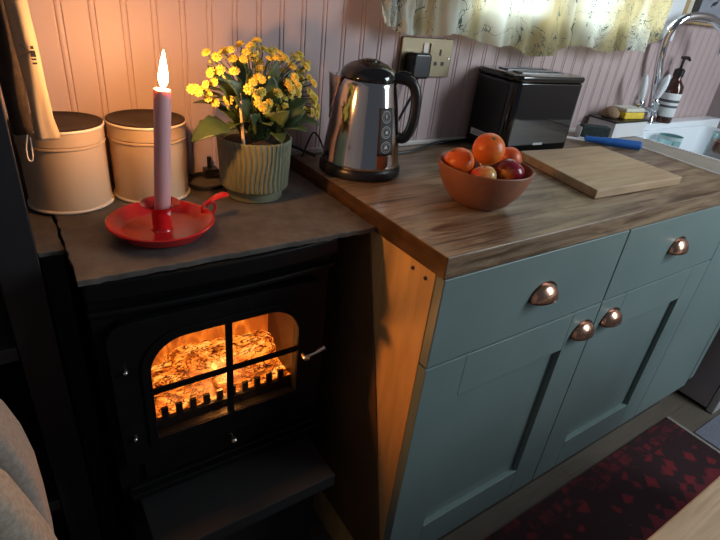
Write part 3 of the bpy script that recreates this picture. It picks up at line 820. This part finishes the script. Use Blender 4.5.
def leaf(p0, p1, width, up, cup=.25, lobes=5):
    """fleshy scalloped leaf from its stalk end p0 to its tip p1"""
    p0, p1 = Vector(p0), Vector(p1); ax = (p1 - p0); Ln = ax.length; ax.normalize()
    side = ax.cross(Vector(up)).normalized(); nr = side.cross(ax).normalized()
    bm = new(); n = 14; top = []; bot = []
    for i in range(n + 1):
        t = i / n
        w = width * (math.sin(PI * min(1, t ** .75)) ** .7) * (1 + .11 * math.sin(2 * PI * lobes * t)) if 0 < t < 1 else .0004
        if t < .22: w = min(w, .0025 + width * max(0, (t - .10)) * 4)
        bend = nr * (Ln * .16 * math.sin(PI * t))
        rowt, rowb = [], []
        for k in range(-2, 3):
            s = k / 2
            p = p0 + ax * (Ln * t) + side * (w * s) + bend + nr * (cup * w * abs(s) ** 1.6)
            th = .0014 * (1 - .6 * abs(s))
            rowt.append(bm.verts.new(p + nr * th)); rowb.append(bm.verts.new(p - nr * th))
        top.append(rowt); bot.append(rowb)
    for i in range(n):
        for k in range(4):
            bm.faces.new((top[i][k], top[i][k + 1], top[i + 1][k + 1], top[i + 1][k])); bm.faces.new((bot[i][k + 1], bot[i][k], bot[i + 1][k], bot[i + 1][k + 1]))
        for k, o in ((0, 1), (4, 0)):
            a, b, c_, d_ = top[i][k], top[i + 1][k], bot[i + 1][k], bot[i][k]
            bm.faces.new((a, b, c_, d_) if o else (d_, c_, b, a))
    bm.faces.new(top[0] + bot[0][::-1]); bm.faces.new(top[-1] + bot[-1][::-1])
    return bm
leaves = [
    ((-.180, .350, 1.033), (-.258, .335, 1.020), .024, (0, -.35, 1)),
    ((-.150, .372, 1.022), (-.196, .338, 1.036), .018, (0, .2, 1)),
    ((-.170, .380, 1.060), (-.219, .362, 1.128), .017, (.4, -.9, .2)),
    ((-.160, .370, 1.070), (-.196, .345, 1.112), .013, (.5, -.9, .2)),
    ((-.090, .372, 1.025), (-.028, .338, 1.035), .019, (0, -.2, 1)),
    ((-.110, .360, 1.020), (-.062, .318, 1.030), .017, (0, -.3, 1)),
    ((-.135, .360, 1.020), (-.135, .312, 1.046), .018, (0, -.7, .8)),
    ((-.120, .365, 1.030), (-.098, .322, 1.066), .017, (.1, -.9, .5)),
    ((-.150, .365, 1.030), (-.168, .318, 1.062), .016, (-.1, -.9, .5)),
    ((-.120, .380, 1.060), (-.118, .350, 1.118), .019, (0, -1, .2)),
    ((-.100, .385, 1.050), (-.078, .362, 1.100), .017, (.2, -1, .2)),
    ((-.145, .385, 1.060), (-.150, .360, 1.125), .016, (-.1, -1, .2)),
    ((-.090, .400, 1.030), (-.020, .410, 1.062), .018, (-.2, 0, 1)),
    ((-.160, .395, 1.030), (-.230, .405, 1.064), .017, (.2, 0, 1)),
    ((-.126, .400, 1.030), (-.105, .455, 1.080), .018, (0, .5, .9)),
    ((-.150, .400, 1.030), (-.170, .450, 1.085), .018, (0, .5, .9)),
    ((-.110, .360, 1.015), (-.118, .306, 1.018), .016, (0, -.2, 1)),
    ((-.165, .368, 1.018), (-.206, .372, 1.066), .015, (.6, -.6, .5)),
    ((-.105, .375, 1.030), (-.050, .350, 1.075), .015, (-.4, -.6, .7)),
    ((-.128, .372, 1.080), (-.108, .352, 1.140), .014, (.1, -1, .2)),
    ((-.14, .395, 1.08), (-.165, .40, 1.14), .014, (.1, -1, .2)),
    ((-.105, .372, 1.025), (-.060, .335, 1.062), .017, (-.3, -.8, .5)),
    ((-.150, .372, 1.040), (-.185, .345, 1.085), .016, (.4, -.9, .3)),
    ((-.115, .378, 1.050), (-.070, .372, 1.120), .016, (0, -1, .2)),
]
for p0, p1, w, up in leaves:
    fin('leaf', leaf(L(p0), L(p1), w, up), M['leaf'], pl, smooth=True)
fls = [(-0.238, 0.348, 1.092), (-0.222, 0.353, 1.084), (-0.228, 0.345, 1.103), (-0.213, 0.35, 1.106), (-0.211, 0.354, 1.075), (-0.205, 0.345, 1.124), (-0.186, 0.336, 1.124), (-0.169, 0.385, 1.135), (-0.161, 0.362, 1.138), (-0.2, 0.372, 1.139), (-0.176, 0.405, 1.143), (-0.172, 0.386, 1.148), (-0.149, 0.406, 1.154), (-0.137, 0.389, 1.154), (-0.121, 0.403, 1.161), (-0.153, 0.368, 1.148), (-0.136, 0.377, 1.138), (-0.111, 0.398, 1.148), (-0.112, 0.373, 1.138), (-0.132, 0.364, 1.124), (-0.143, 0.348, 1.113), (-0.171, 0.316, 1.102), (-0.152, 0.344, 1.107), (-0.138, 0.342, 1.111), (-0.151, 0.328, 1.091), (-0.153, 0.323, 1.079), (-0.12, 0.355, 1.071), (-0.136, 0.342, 1.069), (-0.107, 0.348, 1.089), (-0.1, 0.362, 1.058), (-0.088, 0.358, 1.064), (-0.074, 0.365, 1.076), (-0.086, 0.342, 1.097), (-0.062, 0.363, 1.085), (-0.074, 0.354, 1.112), (-0.054, 0.382, 1.116), (-0.064, 0.384, 1.125), (-0.087, 0.364, 1.14), (-0.094, 0.371, 1.147), (-0.063, 0.374, 1.141), (-0.038, 0.402, 1.133), (-0.042, 0.377, 1.126), (-0.037, 0.373, 1.109), (-0.035, 0.359, 1.102), (-0.042, 0.361, 1.089), (-0.026, 0.365, 1.075), (-0.034, 0.362, 1.052), (-0.014, 0.376, 1.057), (-0.026, 0.371, 1.066), (-0.098, 0.398, 1.145), (-0.097, 0.381, 1.137), (-0.089, 0.36, 1.08), (-0.067, 0.368, 1.054), (-0.188, 0.36, 1.077)]
# flower: double rosette of small rounded petals around an orange eye
bm = new()
for ringi, (n, r0, lift, ln, wd) in enumerate(((9, .0012, .10, .0084, .0056), (8, .001, .50, .0070, .0048), (6, .0008, .95, .0052, .0036))):
    for k in range(n):
        a = 2 * PI * (k + .5 * ringi) / n
        M4 = Matrix.Rotation(a, 4, 'Z') @ Matrix.Translation((r0, 0, .0006 * ringi)) @ Matrix.Rotation(-lift, 4, 'Y') @ Matrix.Translation((ln / 2, 0, 0)) @ Matrix.Diagonal((ln / 2, wd / 2, .0009, 1))
        bmesh.ops.create_uvsphere(bm, u_segments=8, v_segments=5, radius=1, matrix=M4)
ball(bm, (0, 0, .002), .0018, 8, 6)
for f in list(bm.faces)[-8 * 6:]: f.material_index = 1
fproto = fin('flower', bm, [M['petal'], M['petal_mid']], pl, smooth=True)
bproto = None
view = Vector((-.36, -.83, .30)).normalized()
rf = random.Random(5)
fls += [tuple(Vector(fls[rf.randrange(len(fls))]) + Vector((rf.choice((-1, 1)) * rf.uniform(.009, .015), rf.uniform(-.002, .016), rf.uniform(-.012, .004)))) for _ in range(34)]
stem_bm = new(); rr = random.Random(11)
hub = Vector((-.128, .378, 1.03))
for i, p in enumerate(fls):
    o = fproto if i == 0 else fproto.copy()
    if i: COL.objects.link(o); o.parent = pl
    p = Vector(p); outd = (p - Vector((-.128, .385, 1.075))).normalized()
    dr = (outd * .8 + view * .55 + Vector((rr.uniform(-.35, .35), rr.uniform(-.35, .35), rr.uniform(-.1, .45)))).normalized()
    o.location = L(p); o.rotation_euler = dr.to_track_quat('Z', 'Y').to_euler(); s = rr.uniform(.78, 1.08); o.scale = (s, s, s)
    q = Vector(p) - dr * .004; mid = hub.lerp(q, .55) + Vector((0, .006, .012))
    tube(stem_bm, catmull([L(hub + Vector((rr.uniform(-.012, .012), rr.uniform(-.008, .008), -.03))), L(mid), L(q)], 4), .0011, 5)
for k in range(46):
    p = Vector(fls[rr.randrange(len(fls))]) + Vector((rr.uniform(-.014, .014), rr.uniform(-.010, .012), rr.uniform(-.014, .004)))
    if bproto is None:
        b = new(); ball(b, (0, 0, .002), .0021, 8, 6, (1, 1, 1.7)); o = bproto = fin('flower_bud', b, M['bud'], pl, smooth=True)
    else:
        o = bproto.copy(); COL.objects.link(o); o.parent = pl
    o.location = L(p); o.rotation_euler = (rr.uniform(-.8, .8), rr.uniform(-.8, .8), 0)
    q = p - Vector((0, 0, .002)); tube(stem_bm, [L(hub.lerp(q, .75) + Vector((0, 0, .008))), L(q)], .0008, 5)
fin('stems', stem_bm, M['stem'], pl, smooth=True)
bm = new(); tube(bm, [L((-.168, .345, .998)), L((-.1735, .347, 1.088)), L((-.1736, .347, 1.090))], [.0028, .0026, .0018], 10); fin('support_stick', bm, M['stick'], pl, smooth='auto')['label'] = 'pale wooden support stick'
# ================================================================== on the worktop
# kettle
KX, KY = .095, .380
ke = thing('kettle', 'stainless steel cordless kettle with black lid and handle on the worktop', 'kettle', (KX, KY, WT), math.radians(-33.4))
bm = new(); lathe(bm, [(0, 0), (.0800, 0), (.0828, .003), (.0822, .014), (.079, .0185), (0, .0185)], 64); fin('power_base', bm, M['black_plastic'], ke, smooth='auto')
bm = new(); lathe(bm, [(0, .019), (.0770, .019), (.0778, .022), (.0778, .026), (.0770, .028), (.0735, .06), (.0680, .10), (.0615, .14), (.0560, .168), (.0540, .176), (.0520, .178), (0, .178)], 72)
fin('body', bm, M['steel'], ke, smooth='auto')
bm = new(); n = 10; rows = []
for i in range(n + 1):
    t = i / n; z = .098 + .080 * t; rb = .0682 - (.0682 - .0540) * t; ext = .002 + .019 * t ** 1.15; w = .006 + .022 * t
    rows.append([bm.verts.new((-(rb - .006), -w, z)), bm.verts.new((-(rb + ext * .55), -w * .55, z + .002 * t)), bm.verts.new((-(rb + ext), 0, z + .004 * t)), bm.verts.new((-(rb + ext * .55), w * .55, z + .002 * t)), bm.verts.new((-(rb - .006), w, z))])
for A, B in zip(rows, rows[1:]):
    for k in range(4): bm.faces.new((A[k], A[k + 1], B[k + 1], B[k]))
    bm.faces.new((A[4], A[0], B[0], B[4]))
bm.faces.new(rows[0]); bm.faces.new(rows[-1]); fin('spout', bm, M['steel'], ke, smooth='auto')
bm = new(); lathe(bm, [(.0535, .1775), (.0545, .180), (.0535, .186), (.047, .196), (.035, .204), (.022, .2085), (.0205, .2065), (.017, .2060), (.0165, .2105), (.008, .2125), (0, .2125)], 56); bmesh.ops.create_cube(bm, size=.001, matrix=Matrix.Translation((0, 0, .2)))
lid = fin('lid', bm, M['black_gloss'], ke, smooth='auto')
bm = new(); tube(bm, catmull([(.045, 0, .182), (.060, 0, .1835), (.078, 0, .180), (.090, 0, .168), (.0955, 0, .148), (.0965, 0, .120), (.094, 0, .096), (.087, 0, .078), (.078, 0, .071), (.066, 0, .075)], 6), .0105, 14, flat=1.0); h = fin('handle', bm, M['black_plastic'], ke, smooth='auto')
bm = new(); tube(bm, catmull([(.056, 0, .1905), (.067, 0, .1925), (.078, 0, .1895)], 4), .005, 10); fin('switch', bm, M['black_gloss'], h, smooth='auto')
# water gauge window
def on_body(az, z, off=.0006):
    r = .0770 - (.0770 - .0615) * (max(0, (z - .028)) / .112) ** 1.15 + off
    return (r * math.cos(az), r * math.sin(az), z)
A0 = math.radians(-53)
bm = new(); g0 = [[bm.verts.new(on_body(A0 + math.radians(-14 + 28 * i / 8), .050 + .086 * j / 12, .0012)) for j in range(13)] for i in range(9)]
for i in range(8):
    for j in range(12): bm.faces.new((g0[i][j], g0[i + 1][j], g0[i + 1][j + 1], g0[i][j + 1]))
gw = fin('water_gauge', bm, M['ink'], ke, smooth=True); gw.modifiers.new('t', 'SOLIDIFY').thickness = .0011
icon = mat('pale_icon_print', (.46, .45, .42), .5)
for q, zc in enumerate((.0655, .0930, .1205)):
    bm = new()
    def pt(u, v, o): return on_body(A0 + u / .070, zc + v, o)
    def arc(r0, a0, a1, n=20, th=.0009):
        V = [[bm.verts.new(pt((r0 + s * th) * math.cos(a0 + (a1 - a0) * k / n), (r0 + s * th) * math.sin(a0 + (a1 - a0) * k / n), .0016)) for s in (-.5, .5)] for k in range(n + 1)]
        for a, b in zip(V, V[1:]): bm.faces.new((a[0], a[1], b[1], b[0]))
    arc(.0105, 0, 2 * PI, 28)
    arc(.0074, .4, 5.6, 20, .0005)
    if q == 0:
        V = [bm.verts.new(pt(u, v, .0016)) for u, v in ((-.004, -.003), (.004, -.003), (.003, .001), (.0005, .005), (-.0035, .001))]; bm.faces.new(V)
    elif q == 1:
        V = [bm.verts.new(pt(u, v, .0016)) for u, v in ((-.0025, -.003), (.004, -.003), (.004, .002), (-.001, .003))]; bm.faces.new(V)
    else:
        V = [bm.verts.new(pt(u, v, .0016)) for u, v in ((-.0008, -.003), (.0008, -.003), (.0016, .004), (-.0016, .004))]; bm.faces.new(V)
    fin('gauge_icon', bm, icon, gw)
# cords
def cord(name, label, pts, r=.0033):
    bm = new(); tube(bm, catmull(pts, 8), r, 8)
    c = Vector(pts[0]); bmesh.ops.translate(bm, vec=-c, verts=bm.verts[:])
    o = fin(name, bm, M['cord'], None, smooth='auto'); o.location = c
    return tag(o, label, 'cord', 'black leads on the worktop')
cord('power_lead', 'black kettle lead looping left from the kettle base behind the planter', [(.032, .452, .940), (.012, .468, .948), (-.016, .482, .958), (-.05, .488, .958), (-.085, .486, .944), (-.12, .484, .922), (-.155, .488, .9095)])
cord('power_lead', 'thin black cord arching up beside the kettle base at the wall', [(.010, .470, .9345), (.024, .474, .962), (.037, .476, .982), (.050, .474, .972), (.062, .468, .945), (.072, .464, .9345)], .0018)
cord('power_lead', 'black toaster lead lying on the worktop between kettle and toaster', [(.17, .425, .9338), (.22, .438, .9338), (.28, .447, .9338), (.33, .462, .9345), (.39, .486, .9345), (.46, .490, .9345), (.54, .4985, .9345), (.60, .5015, .9365)])

# toaster
to = thing('toaster', 'black glossy two-slice toaster standing against the wall', 'toaster', (.615, .4215, WT), -.07)
w, d_, hh = .236, .146, .189
bm = new(); prism(bm, rrect(-w / 2, w / 2, -d_ / 2, d_ / 2, .020, 8), .009, hh - .016); fin('shell', bm, M['black_gloss'], to, bevel=.004, seg=3)
bm = new(); prism(bm, rrect(-w / 2 - .002, w / 2 + .002, -d_ / 2 - .002, d_ / 2 + .002, .021, 8), hh - .0155, hh); tp = fin('top_rim', bm, M['black_gloss'], to, bevel=.006, seg=4)
for y in (-.024, .024):
    bm = new(); frame_prism(bm, rrect(-.080, .072, -.0155, .0155, .006), rrect(-.075, .067, -.0105, .0105, .004), hh - .001, hh + .0022)
    bmesh.ops.transform(bm, matrix=Matrix(((1, 0, 0, 0), (0, 0, 1, y), (0, 1, 0, 0), (0, 0, 0, 1))), verts=bm.verts[:])
    s = fin('slot_frame', bm, M['dark_steel'], tp, bevel=.0006)
    bm = new(); box(bm, -.0745, .0665, y - .010, y + .010, hh - .0005, hh + .0008); fin('slot', bm, M['ink'], tp)
bm = new(); prism(bm, rrect(-.050, .054, .018, hh - .022, .008), -w / 2 - .0022, -w / 2 + .001, lambda a, b, c: (c, a, b)); fin('side_panel', bm, M['black_plastic'], to, bevel=.001)
bm = new(); box(bm, -.034, .034, -.0005, .0005, -.0075, .0075); lb = fin('warning_label', bm, M['label'], to, loc=(-w / 2 - .0032, .010, .036), rot=(0, 0, PI / 2)); lb['label'] = 'small pale warning sticker'
bm = new()
for k, z in enumerate((-.0035, 0, .0035)): box(bm, -.030, .030 - .004 * k, .0004, .0007, z - .0004, z + .0004)
fin('label_print', bm, M['ink'], lb)
bm = new()
x = -.0165
for ch in range(7):
    box(bm, x, x + .0036, -d_ / 2 - .0010, -d_ / 2 + .001, .026, .0315); x += .0048
fin('brand_mark', bm, mat('pale_lettering', (.6, .6, .6), .5), to)
for sx in (-.085, .085):
    for sy in (-.04, .04):
        bm = new(); tube(bm, [(sx, sy, .0003), (sx, sy, .011)], .010, 12); fin('foot', bm, M['black_plastic'], to, smooth='auto')
bm = new(); box(bm, w / 2, w / 2 + .016, -.012, .012, .10, .112); fin('lever', bm, M['black_plastic'], to, bevel=.003)

# fruit bowl
BX, BY = .206, .148
bw = thing('fruit_bowl', 'terracotta bowl of oranges and apples near the worktop corner', 'bowl', (BX, BY, WT)); bw.scale = (1, 1, 1.06)
bm = new(); lathe(bm, [(0, 0), (.034, 0), (.040, .0015), (.054, .010), (.068, .026), (.078, .044), (.0838, .062), (.0852, .0695), (.0840, .0712), (.0815, .0700), (.0785, .058), (.072, .040), (.060, .023), (.042, .012), (0, .010)], 72); fin('bowl_wall', bm, M['terracotta'], bw, smooth='auto')
def fruit(name, label, cat, c, r, m, kind, axis=(0, 0, 0)):
    o = thing(name, label, cat, (c[0] - .006, c[1] - .006, c[2] + .002), 0, cat + 's in the terracotta bowl'); o.rotation_euler = axis
    bm = new()
    if kind == 'orange':
        pr = [(r * math.sin(PI * i / 24) * 1.02, -r * .96 * math.cos(PI * i / 24)) for i in range(25)]
        pr = [(max(0, a if i not in (0, 24) else 0), b - (.0015 if i == 24 else 0)) for i, (a, b) in enumerate(pr)]
        lathe(bm, pr, 36); fin('peel', bm, m, o, smooth=True)
        bm = new(); lathe(bm, [(0, r * .95), (.0028, r * .955), (.0032, r * .965), (.0015, r * .972), (0, r * .972)], 8, fn=lambda rr_, z, a: rr_ * (1 + .25 * math.cos(5 * a))); fin('button', bm, M['stem'], o, smooth=True)
    else:
        pr = []
        for i in range(29):
            a = PI * i / 28; rr_ = math.sin(a) * (1 + .07 * math.cos(a) * -1)
            z = -math.cos(a) * .90 - (.20 * math.exp(-(math.sin(a) / .30) ** 2) if a > PI / 2 else -.12 * math.exp(-(math.sin(a) / .22) ** 2))
            pr.append((max(0, rr_) * r if 0 < i < 28 else 0, z * r))
        lathe(bm, pr, 40, fn=lambda q, z, a: q * (1 + .018 * math.cos(5 * a) * (1 if z < 0 else .4))); fin('skin', bm, m, o, smooth=True)
        bm = new(); tube(bm, catmull([(0, 0, r * .68), (.001, 0, r * .9), (.003, .001, r * 1.12)], 4), [.0012] * 8 + [.0018], 6); fin('stalk', bm, M['stick'], o, smooth='auto')
    return o
FG = 'fruit in the bowl'
fruit('orange', 'bright orange on top of the fruit heap', 'orange', (.190, .137, 1.036), .0270, M['orange'], 'orange', (.5, -.3, 0))
fruit('orange', 'orange at the left side of the terracotta bowl', 'orange', (.179, .189, .9965), .0275, M['orange'], 'orange', (-.4, -.5, .3))
fruit('orange', 'reddish orange half hidden at the back right of the bowl', 'orange', (.277, .158, 1.0065), .0212, M['orange2'], 'orange', (.2, .6, .2))
fruit('apple', 'large dark red apple at the right of the bowl', 'apple', (.2480, .1265, .9920), .0266, M['apple_red'], 'apple', AX1)
fruit('apple', 'yellow and red blushed apple low at the front of the bowl', 'apple', (.200, .1435, .9820), .0238, M['apple_blush'], 'apple', AX2)

# chopping board and blue-handled knife
bm = new(); prism(bm, [(.470, .078), (.788, .066), (.826, .309), (.532, .335)], .9305, .950)
cb = fin('chopping_board', bm, M['board'], bevel=.0022); tag(cb, 'pale wooden chopping board lying in front of the toaster', 'chopping board')
kn = thing('knife', 'knife with a thick blue handle between board and sink', 'knife', (.92, .375, WT))
a, b, c = Vector((.884, .395, .9435)), Vector((.912, .370, .9435)), Vector((1.000, .290, .9435))
bm = new(); tube(bm, catmull([tuple(a), tuple(b), tuple(b.lerp(c, .4)), tuple(b.lerp(c, .85)), tuple(c)], 6), [.0085] * 5 + [.0095] * 3 + [.0115] * 4 + [.0128] * 11 + [.0122, .009], 16); W('handle', bm, M['blue'], kn, smooth='auto')
dirv = (a - c).normalized(); sd = Vector((0, 0, 1)).cross(dirv).normalized()
bm = new(); e = a + dirv * .105
vs = [a + dirv * .001 + sd * .012, a + dirv * .001 - sd * .010, e - dirv * .012 - sd * .009, e + sd * .006, e - dirv * .02 + sd * .012]
lo = [bm.verts.new((v.x, v.y, .9395)) for v in vs]; hi = [bm.verts.new((v.x, v.y, .9420)) for v in vs]
bm.faces.new(lo); bm.faces.new(hi[::-1])
for i in range(5): bm.faces.new((lo[i], lo[(i + 1) % 5], hi[(i + 1) % 5], hi[i]))
W('blade', bm, mat('pale_blade', (.72, .72, .70), .35), kn)

# wall socket and plug
so = thing('wall_socket', 'double brushed metal wall socket under the curtain edge', 'socket', (.333, WY, 1.131))
bm = new(); prism(bm, rrect(-.0755, .0755, -.0415, .0415, .004), -.0085, -.0012, XZ); fin('faceplate', bm, M['brass'], so, bevel=.0018)
def sbox(name, x0, x1, z0, z1, y0, y1, m, par=so, bev=.0006):
    b = new(); box(b, x0, x1, y0, y1, z0, z1); return fin(name, b, m, par, bevel=bev)
for x in (-.0085, .0115):
    rk = sbox('rocker_switch', x - .0062, x + .0062, .011, .031, -.0115, -.0080, M['white_plastic'] if x < 0 else M['brass'])
sbox('pin_hole', .0355, .0420, .006, .019, -.0090, -.0078, M['ink']); sbox('pin_hole', .0235, .0330, -.016, -.0075, -.0090, -.0078, M['ink']); sbox('pin_hole', .0445, .0540, -.016, -.0075, -.0090, -.0078, M['ink'])
for x in (-.067, .067):
    b = new(); tube(b, [(x, -.0082, 0), (x, -.0092, 0)], .0026, 12); fin('screw_head', b, M['screw'], so)
pg = thing('plug', 'black three-pin plug pushed into the left side of the wall socket', 'plug', (.298, WY - .0095, 1.118))
bm = new(); prism(bm, rrect(-.0265, .0265, -.0280, .0260, .010), -.030, -.0005, XZ); fin('plug_body', bm, M['black_plastic'], pg, bevel=.006, seg=3)
bm = new(); tube(bm, catmull([(0, -.016, -.027), (0, -.018, -.045), (-.012, -.016, -.075), (-.040, -.014, -.13), (-.065, -.013, -.181)], 6), .0030, 8); fin('flex', bm, M['cord'], pg, smooth='auto')

# ================================================================== floor things
bm = new(); box(bm, .10, 1.300, -.62, -.006, .0005, .011)
rg = fin('rug', bm, M['rug'], bevel=.003); tag(rg, 'dark red patterned rug in front of the teal cabinet', 'rug')
bm = new(); box(bm, 1.3005, 1.313, -.62, -.004, .0005, .009)
fg = fin('fringe', bm, M['fringe'], rg)
bm = new(); box(bm, 1.322, 1.84, -.70, -.094, .0005, .009)
mb = fin('doormat', bm, M['mat_blue'], bevel=.003); tag(mb, 'blue-grey mat on the floor past the end of the red rug', 'mat')

tb = thing('table', 'pale oak table top at the bottom right corner', 'table', (.6, -.72, 0))
bm = new(); box(bm, -.045, 1.2, -1.08, -.364, .722, .75); W('tabletop', bm, M['table'], tb, bevel=.003)
for x in (.02, 1.12):
    for y in (-1.0, -.44):
        bm = new(); box(bm, x - .025, x + .025, y - .025, y + .025, 0.0115 if (y > -.6 and x > .1) or 0 else 0, .7215); W('leg', bm, M['table'], tb, bevel=.003)

# upholstered chair at the left edge
ch = thing('armchair', 'oatmeal fabric armchair back at the bottom left corner', 'armchair', (-.75, -.05, 0))
bm = new(); prism(bm, [(-.98, .96), (-.64, .945), (-.580, .915), (-.560, .885), (-.546, .855), (-.538, .82), (-.534, .78), (-.534, .73), (-.536, .665), (-.546, .56), (-.56, .30), (-.98, .30)], -.022, .055, XZ)
W('back_rest', bm, M['fabric2'], ch, bevel=.014, seg=4)
bm = new(); prism(bm, [(-.98, .94), (-.68, .93), (-.600, .905), (-.562, .870), (-.550, .842), (-.541, .800), (-.531, .750), (-.524, .690), (-.524, .50), (-.98, .45)], -.085, -.0235, XZ)
W('back_cushion', bm, M['fabric'], ch, bevel=.020, seg=5)
bm = new(); box(bm, -.98, -.575, -.62, -.0865, .30, .449); W('seat_cushion', bm, M['fabric'], ch, bevel=.03, seg=4)
for x in (-.94, -.61):
    for y in (-.56, .0):
        bm = new(); box(bm, x - .02, x + .02, y - .02, y + .02, 0, .299); W('leg', bm, M['black_frame'], ch)

# black shelf unit and tea towels
sh = thing('shelf_unit', 'black open shelf frame at the left edge beside the stove', 'shelf', (-.75, .37, 0))
for x0, x1, y0, y1 in ((-.537, -.4895, .245, .272), (-.537, -.4895, .460, .490), (-1.05, -1.0, .245, .272), (-1.05, -1.0, .46, .49)):
    bm = new(); box(bm, x0, x1, y0, y1, 0, 1.46); W('post', bm, M['black_frame'], sh, bevel=.002)
for z in (.10, .435, .755, 1.10, 1.44):
    bm = new(); box(bm, -1.0, -.5375, .247, .488, z, z + .022); W('shelf_board', bm, M['black_frame'], sh, bevel=.0015)
bm = new(); box(bm, -1.0, -.5375, .484, .492, .12, 1.44); W('back_panel', bm, M['black'], sh)
bm = new(); tube(bm, [(-.4893, .26, 1.345), (-.425, .26, 1.345), (-.425, .47, 1.345), (-.4893, .47, 1.345)], .005, 10); W('hanging_rail', bm, M['black_frame'], sh, smooth='auto')

def towel(name, label, prof, y0, m, depth, seed):
    """prof: (z, left x, right x) from the rail downwards; the folded cloth has front and back"""
    t = thing(name, label, 'tea towel', ((prof[0][1] + prof[0][2]) / 2, y0, prof[-1][0]), 0, 'tea towels on the shelf rail')
    bm = new(); rr = random.Random(seed); n = 22; rows = []
    zs = []
    for i in range(len(prof) - 1):
        for k in range(6):
            s = k / 6; zs.append(tuple(prof[i][j] + (prof[i + 1][j] - prof[i][j]) * s for j in range(3)))
    zs.append(prof[-1])
    for zi, (z, xl, xr) in enumerate(zs):
        row = []
        for k in range(n):
            a = 2 * PI * k / n
            cxm, hw = (xl + xr) / 2, (xr - xl) / 2
            wv = 1 + .10 * math.sin(3 * a + z * 18 + seed) + .06 * math.sin(5 * a - z * 30)
            row.append(bm.verts.new((cxm + hw * math.cos(a) * (1 if abs(math.cos(a)) > .8 else wv), y0 + depth * math.sin(a) * wv, z)))
        rows.append(row)
    for A, B in zip(rows, rows[1:]):
        for k in range(n): bm.faces.new((A[k], A[(k + 1) % n], B[(k + 1) % n], B[k]))
    bm.faces.new(rows[0]); bm.faces.new(rows[-1])
    W('cloth', bm, m, t, smooth=True)
    return t
tw = towel('tea_towel', 'cream tea towel with a printed bee hanging beside the tins', [(1.338, -.475, -.446), (1.20, -.466, -.441), (1.15, -.464, -.4385), (1.10, -.461, -.4375), (1.06, -.461, -.436), (1.033, -.462, -.431)], .350, M['towel'], .013, 3)
# bee on the towel front
bm = new(); yb = .3335
def flat(pts): bm.faces.new([bm.verts.new((x, yb, z)) for x, z in pts])
bx, bz = -.4465, 1.143
flat([(bx - .0010, bz + .0055), (bx + .0012, bz + .0055), (bx + .0013, bz + .0030), (bx - .0011, bz + .0030)])
flat([(bx - .0018, bz + .0020), (bx + .0018, bz + .0020), (bx + .0020, bz - .0030), (bx - .0020, bz - .0030)])
for q in (0, 1):
    z = bz - .0050 - .0032 * q; flat([(bx - .0022 + .0004 * q, z + .0010), (bx + .0020, z + .0010), (bx + .0016, z - .0006), (bx - .0016, z - .0006)])
for s, (tx, tz) in ((-1, (-.0095, -.0035)), (-1, (-.0085, .0060))):
    flat([(bx - .0018, bz + .0012), (bx + tx, bz + tz + .0006), (bx + tx, bz + tz - .0002), (bx - .0018, bz + .0003)])
bmesh.ops.scale(bm, vec=(1.5, 1, 1.5), space=Matrix.Translation((-bx, -yb, -bz)), verts=bm.verts[:])
bee = W('bee_print', bm, M['ink'], tw)
bm = new(); tube(bm, catmull([(-.470, .346, 1.040), (-.4745, .346, 1.022), (-.475, .346, 1.008), (-.472, .346, 1.004), (-.469, .346, 1.010), (-.4675, .346, 1.036)], 6), .0009, 6); W('hanging_loop', bm, M['tin_rim'], tw, smooth='auto')
towel('tea_towel', 'dark brown tea towel hanging behind the cream one at the shelf post', [(1.338, -.486, -.462), (1.20, -.487, -.458), (1.10, -.4875, -.459), (1.03, -.486, -.461)], .395, M['dark_cloth'], .016, 9)

# ================================================================== light and camera
w = bpy.data.worlds.new('World'); scene.world = w; w.use_nodes = True
bg = w.node_tree.nodes['Background']; bg.inputs[0].default_value = (.70, .80, 1.0, 1); bg.inputs[1].default_value = WORLD
def area(name, loc, target, sx, sy, color, power):
    l = bpy.data.lights.new(name, 'AREA'); l.shape = 'RECTANGLE'; l.size = sx; l.size_y = sy; l.color = color; l.energy = power
    o = bpy.data.objects.new(name, l); COL.objects.link(o); o.location = loc
    o.rotation_euler = (Vector(target) - Vector(loc)).to_track_quat('-Z', 'Y').to_euler(); return o
area('window_daylight', (.82, WY + .95, 2.05), (.80, .3, 1.25), 1.7, 1.2, (.86, .95, 1.0), PWIN)
area('doorway_daylight', (1.80, -1.0, 1.62), (.80, .0, .86), .9, 1.2, (.80, .92, 1.0), PDOOR)
fg_ = bpy.data.lights.new('fire_fill', 'POINT'); fg_.color = (1.0, .36, .08); fg_.energy = PFIRE; fg_.shadow_soft_size = .012  # added unseen point light, strengthens the fire's glow on the pine panel
fo = bpy.data.objects.new('fire_fill', fg_); COL.objects.link(fo); fo.location = (-.264, .2065, .655)
cam = bpy.data.cameras.new('camera'); co = bpy.data.objects.new('camera', cam); COL.objects.link(co)
co.location = (-.49064744, -.45195163, 1.2549681)
co.rotation_euler = (math.radians(60.96084202), math.radians(-5.8736403), math.radians(-33.36876913))
cam.sensor_width = 36; cam.lens = 508.8495 * 36 / 720; cam.clip_start = .01
scene.camera = co
scene.view_settings.view_transform = 'Standard'; scene.view_settings.look = 'None'
scene.view_settings.gamma = 1; scene.view_settings.use_curve_mapping = False
scene.view_settings.exposure = EXPO
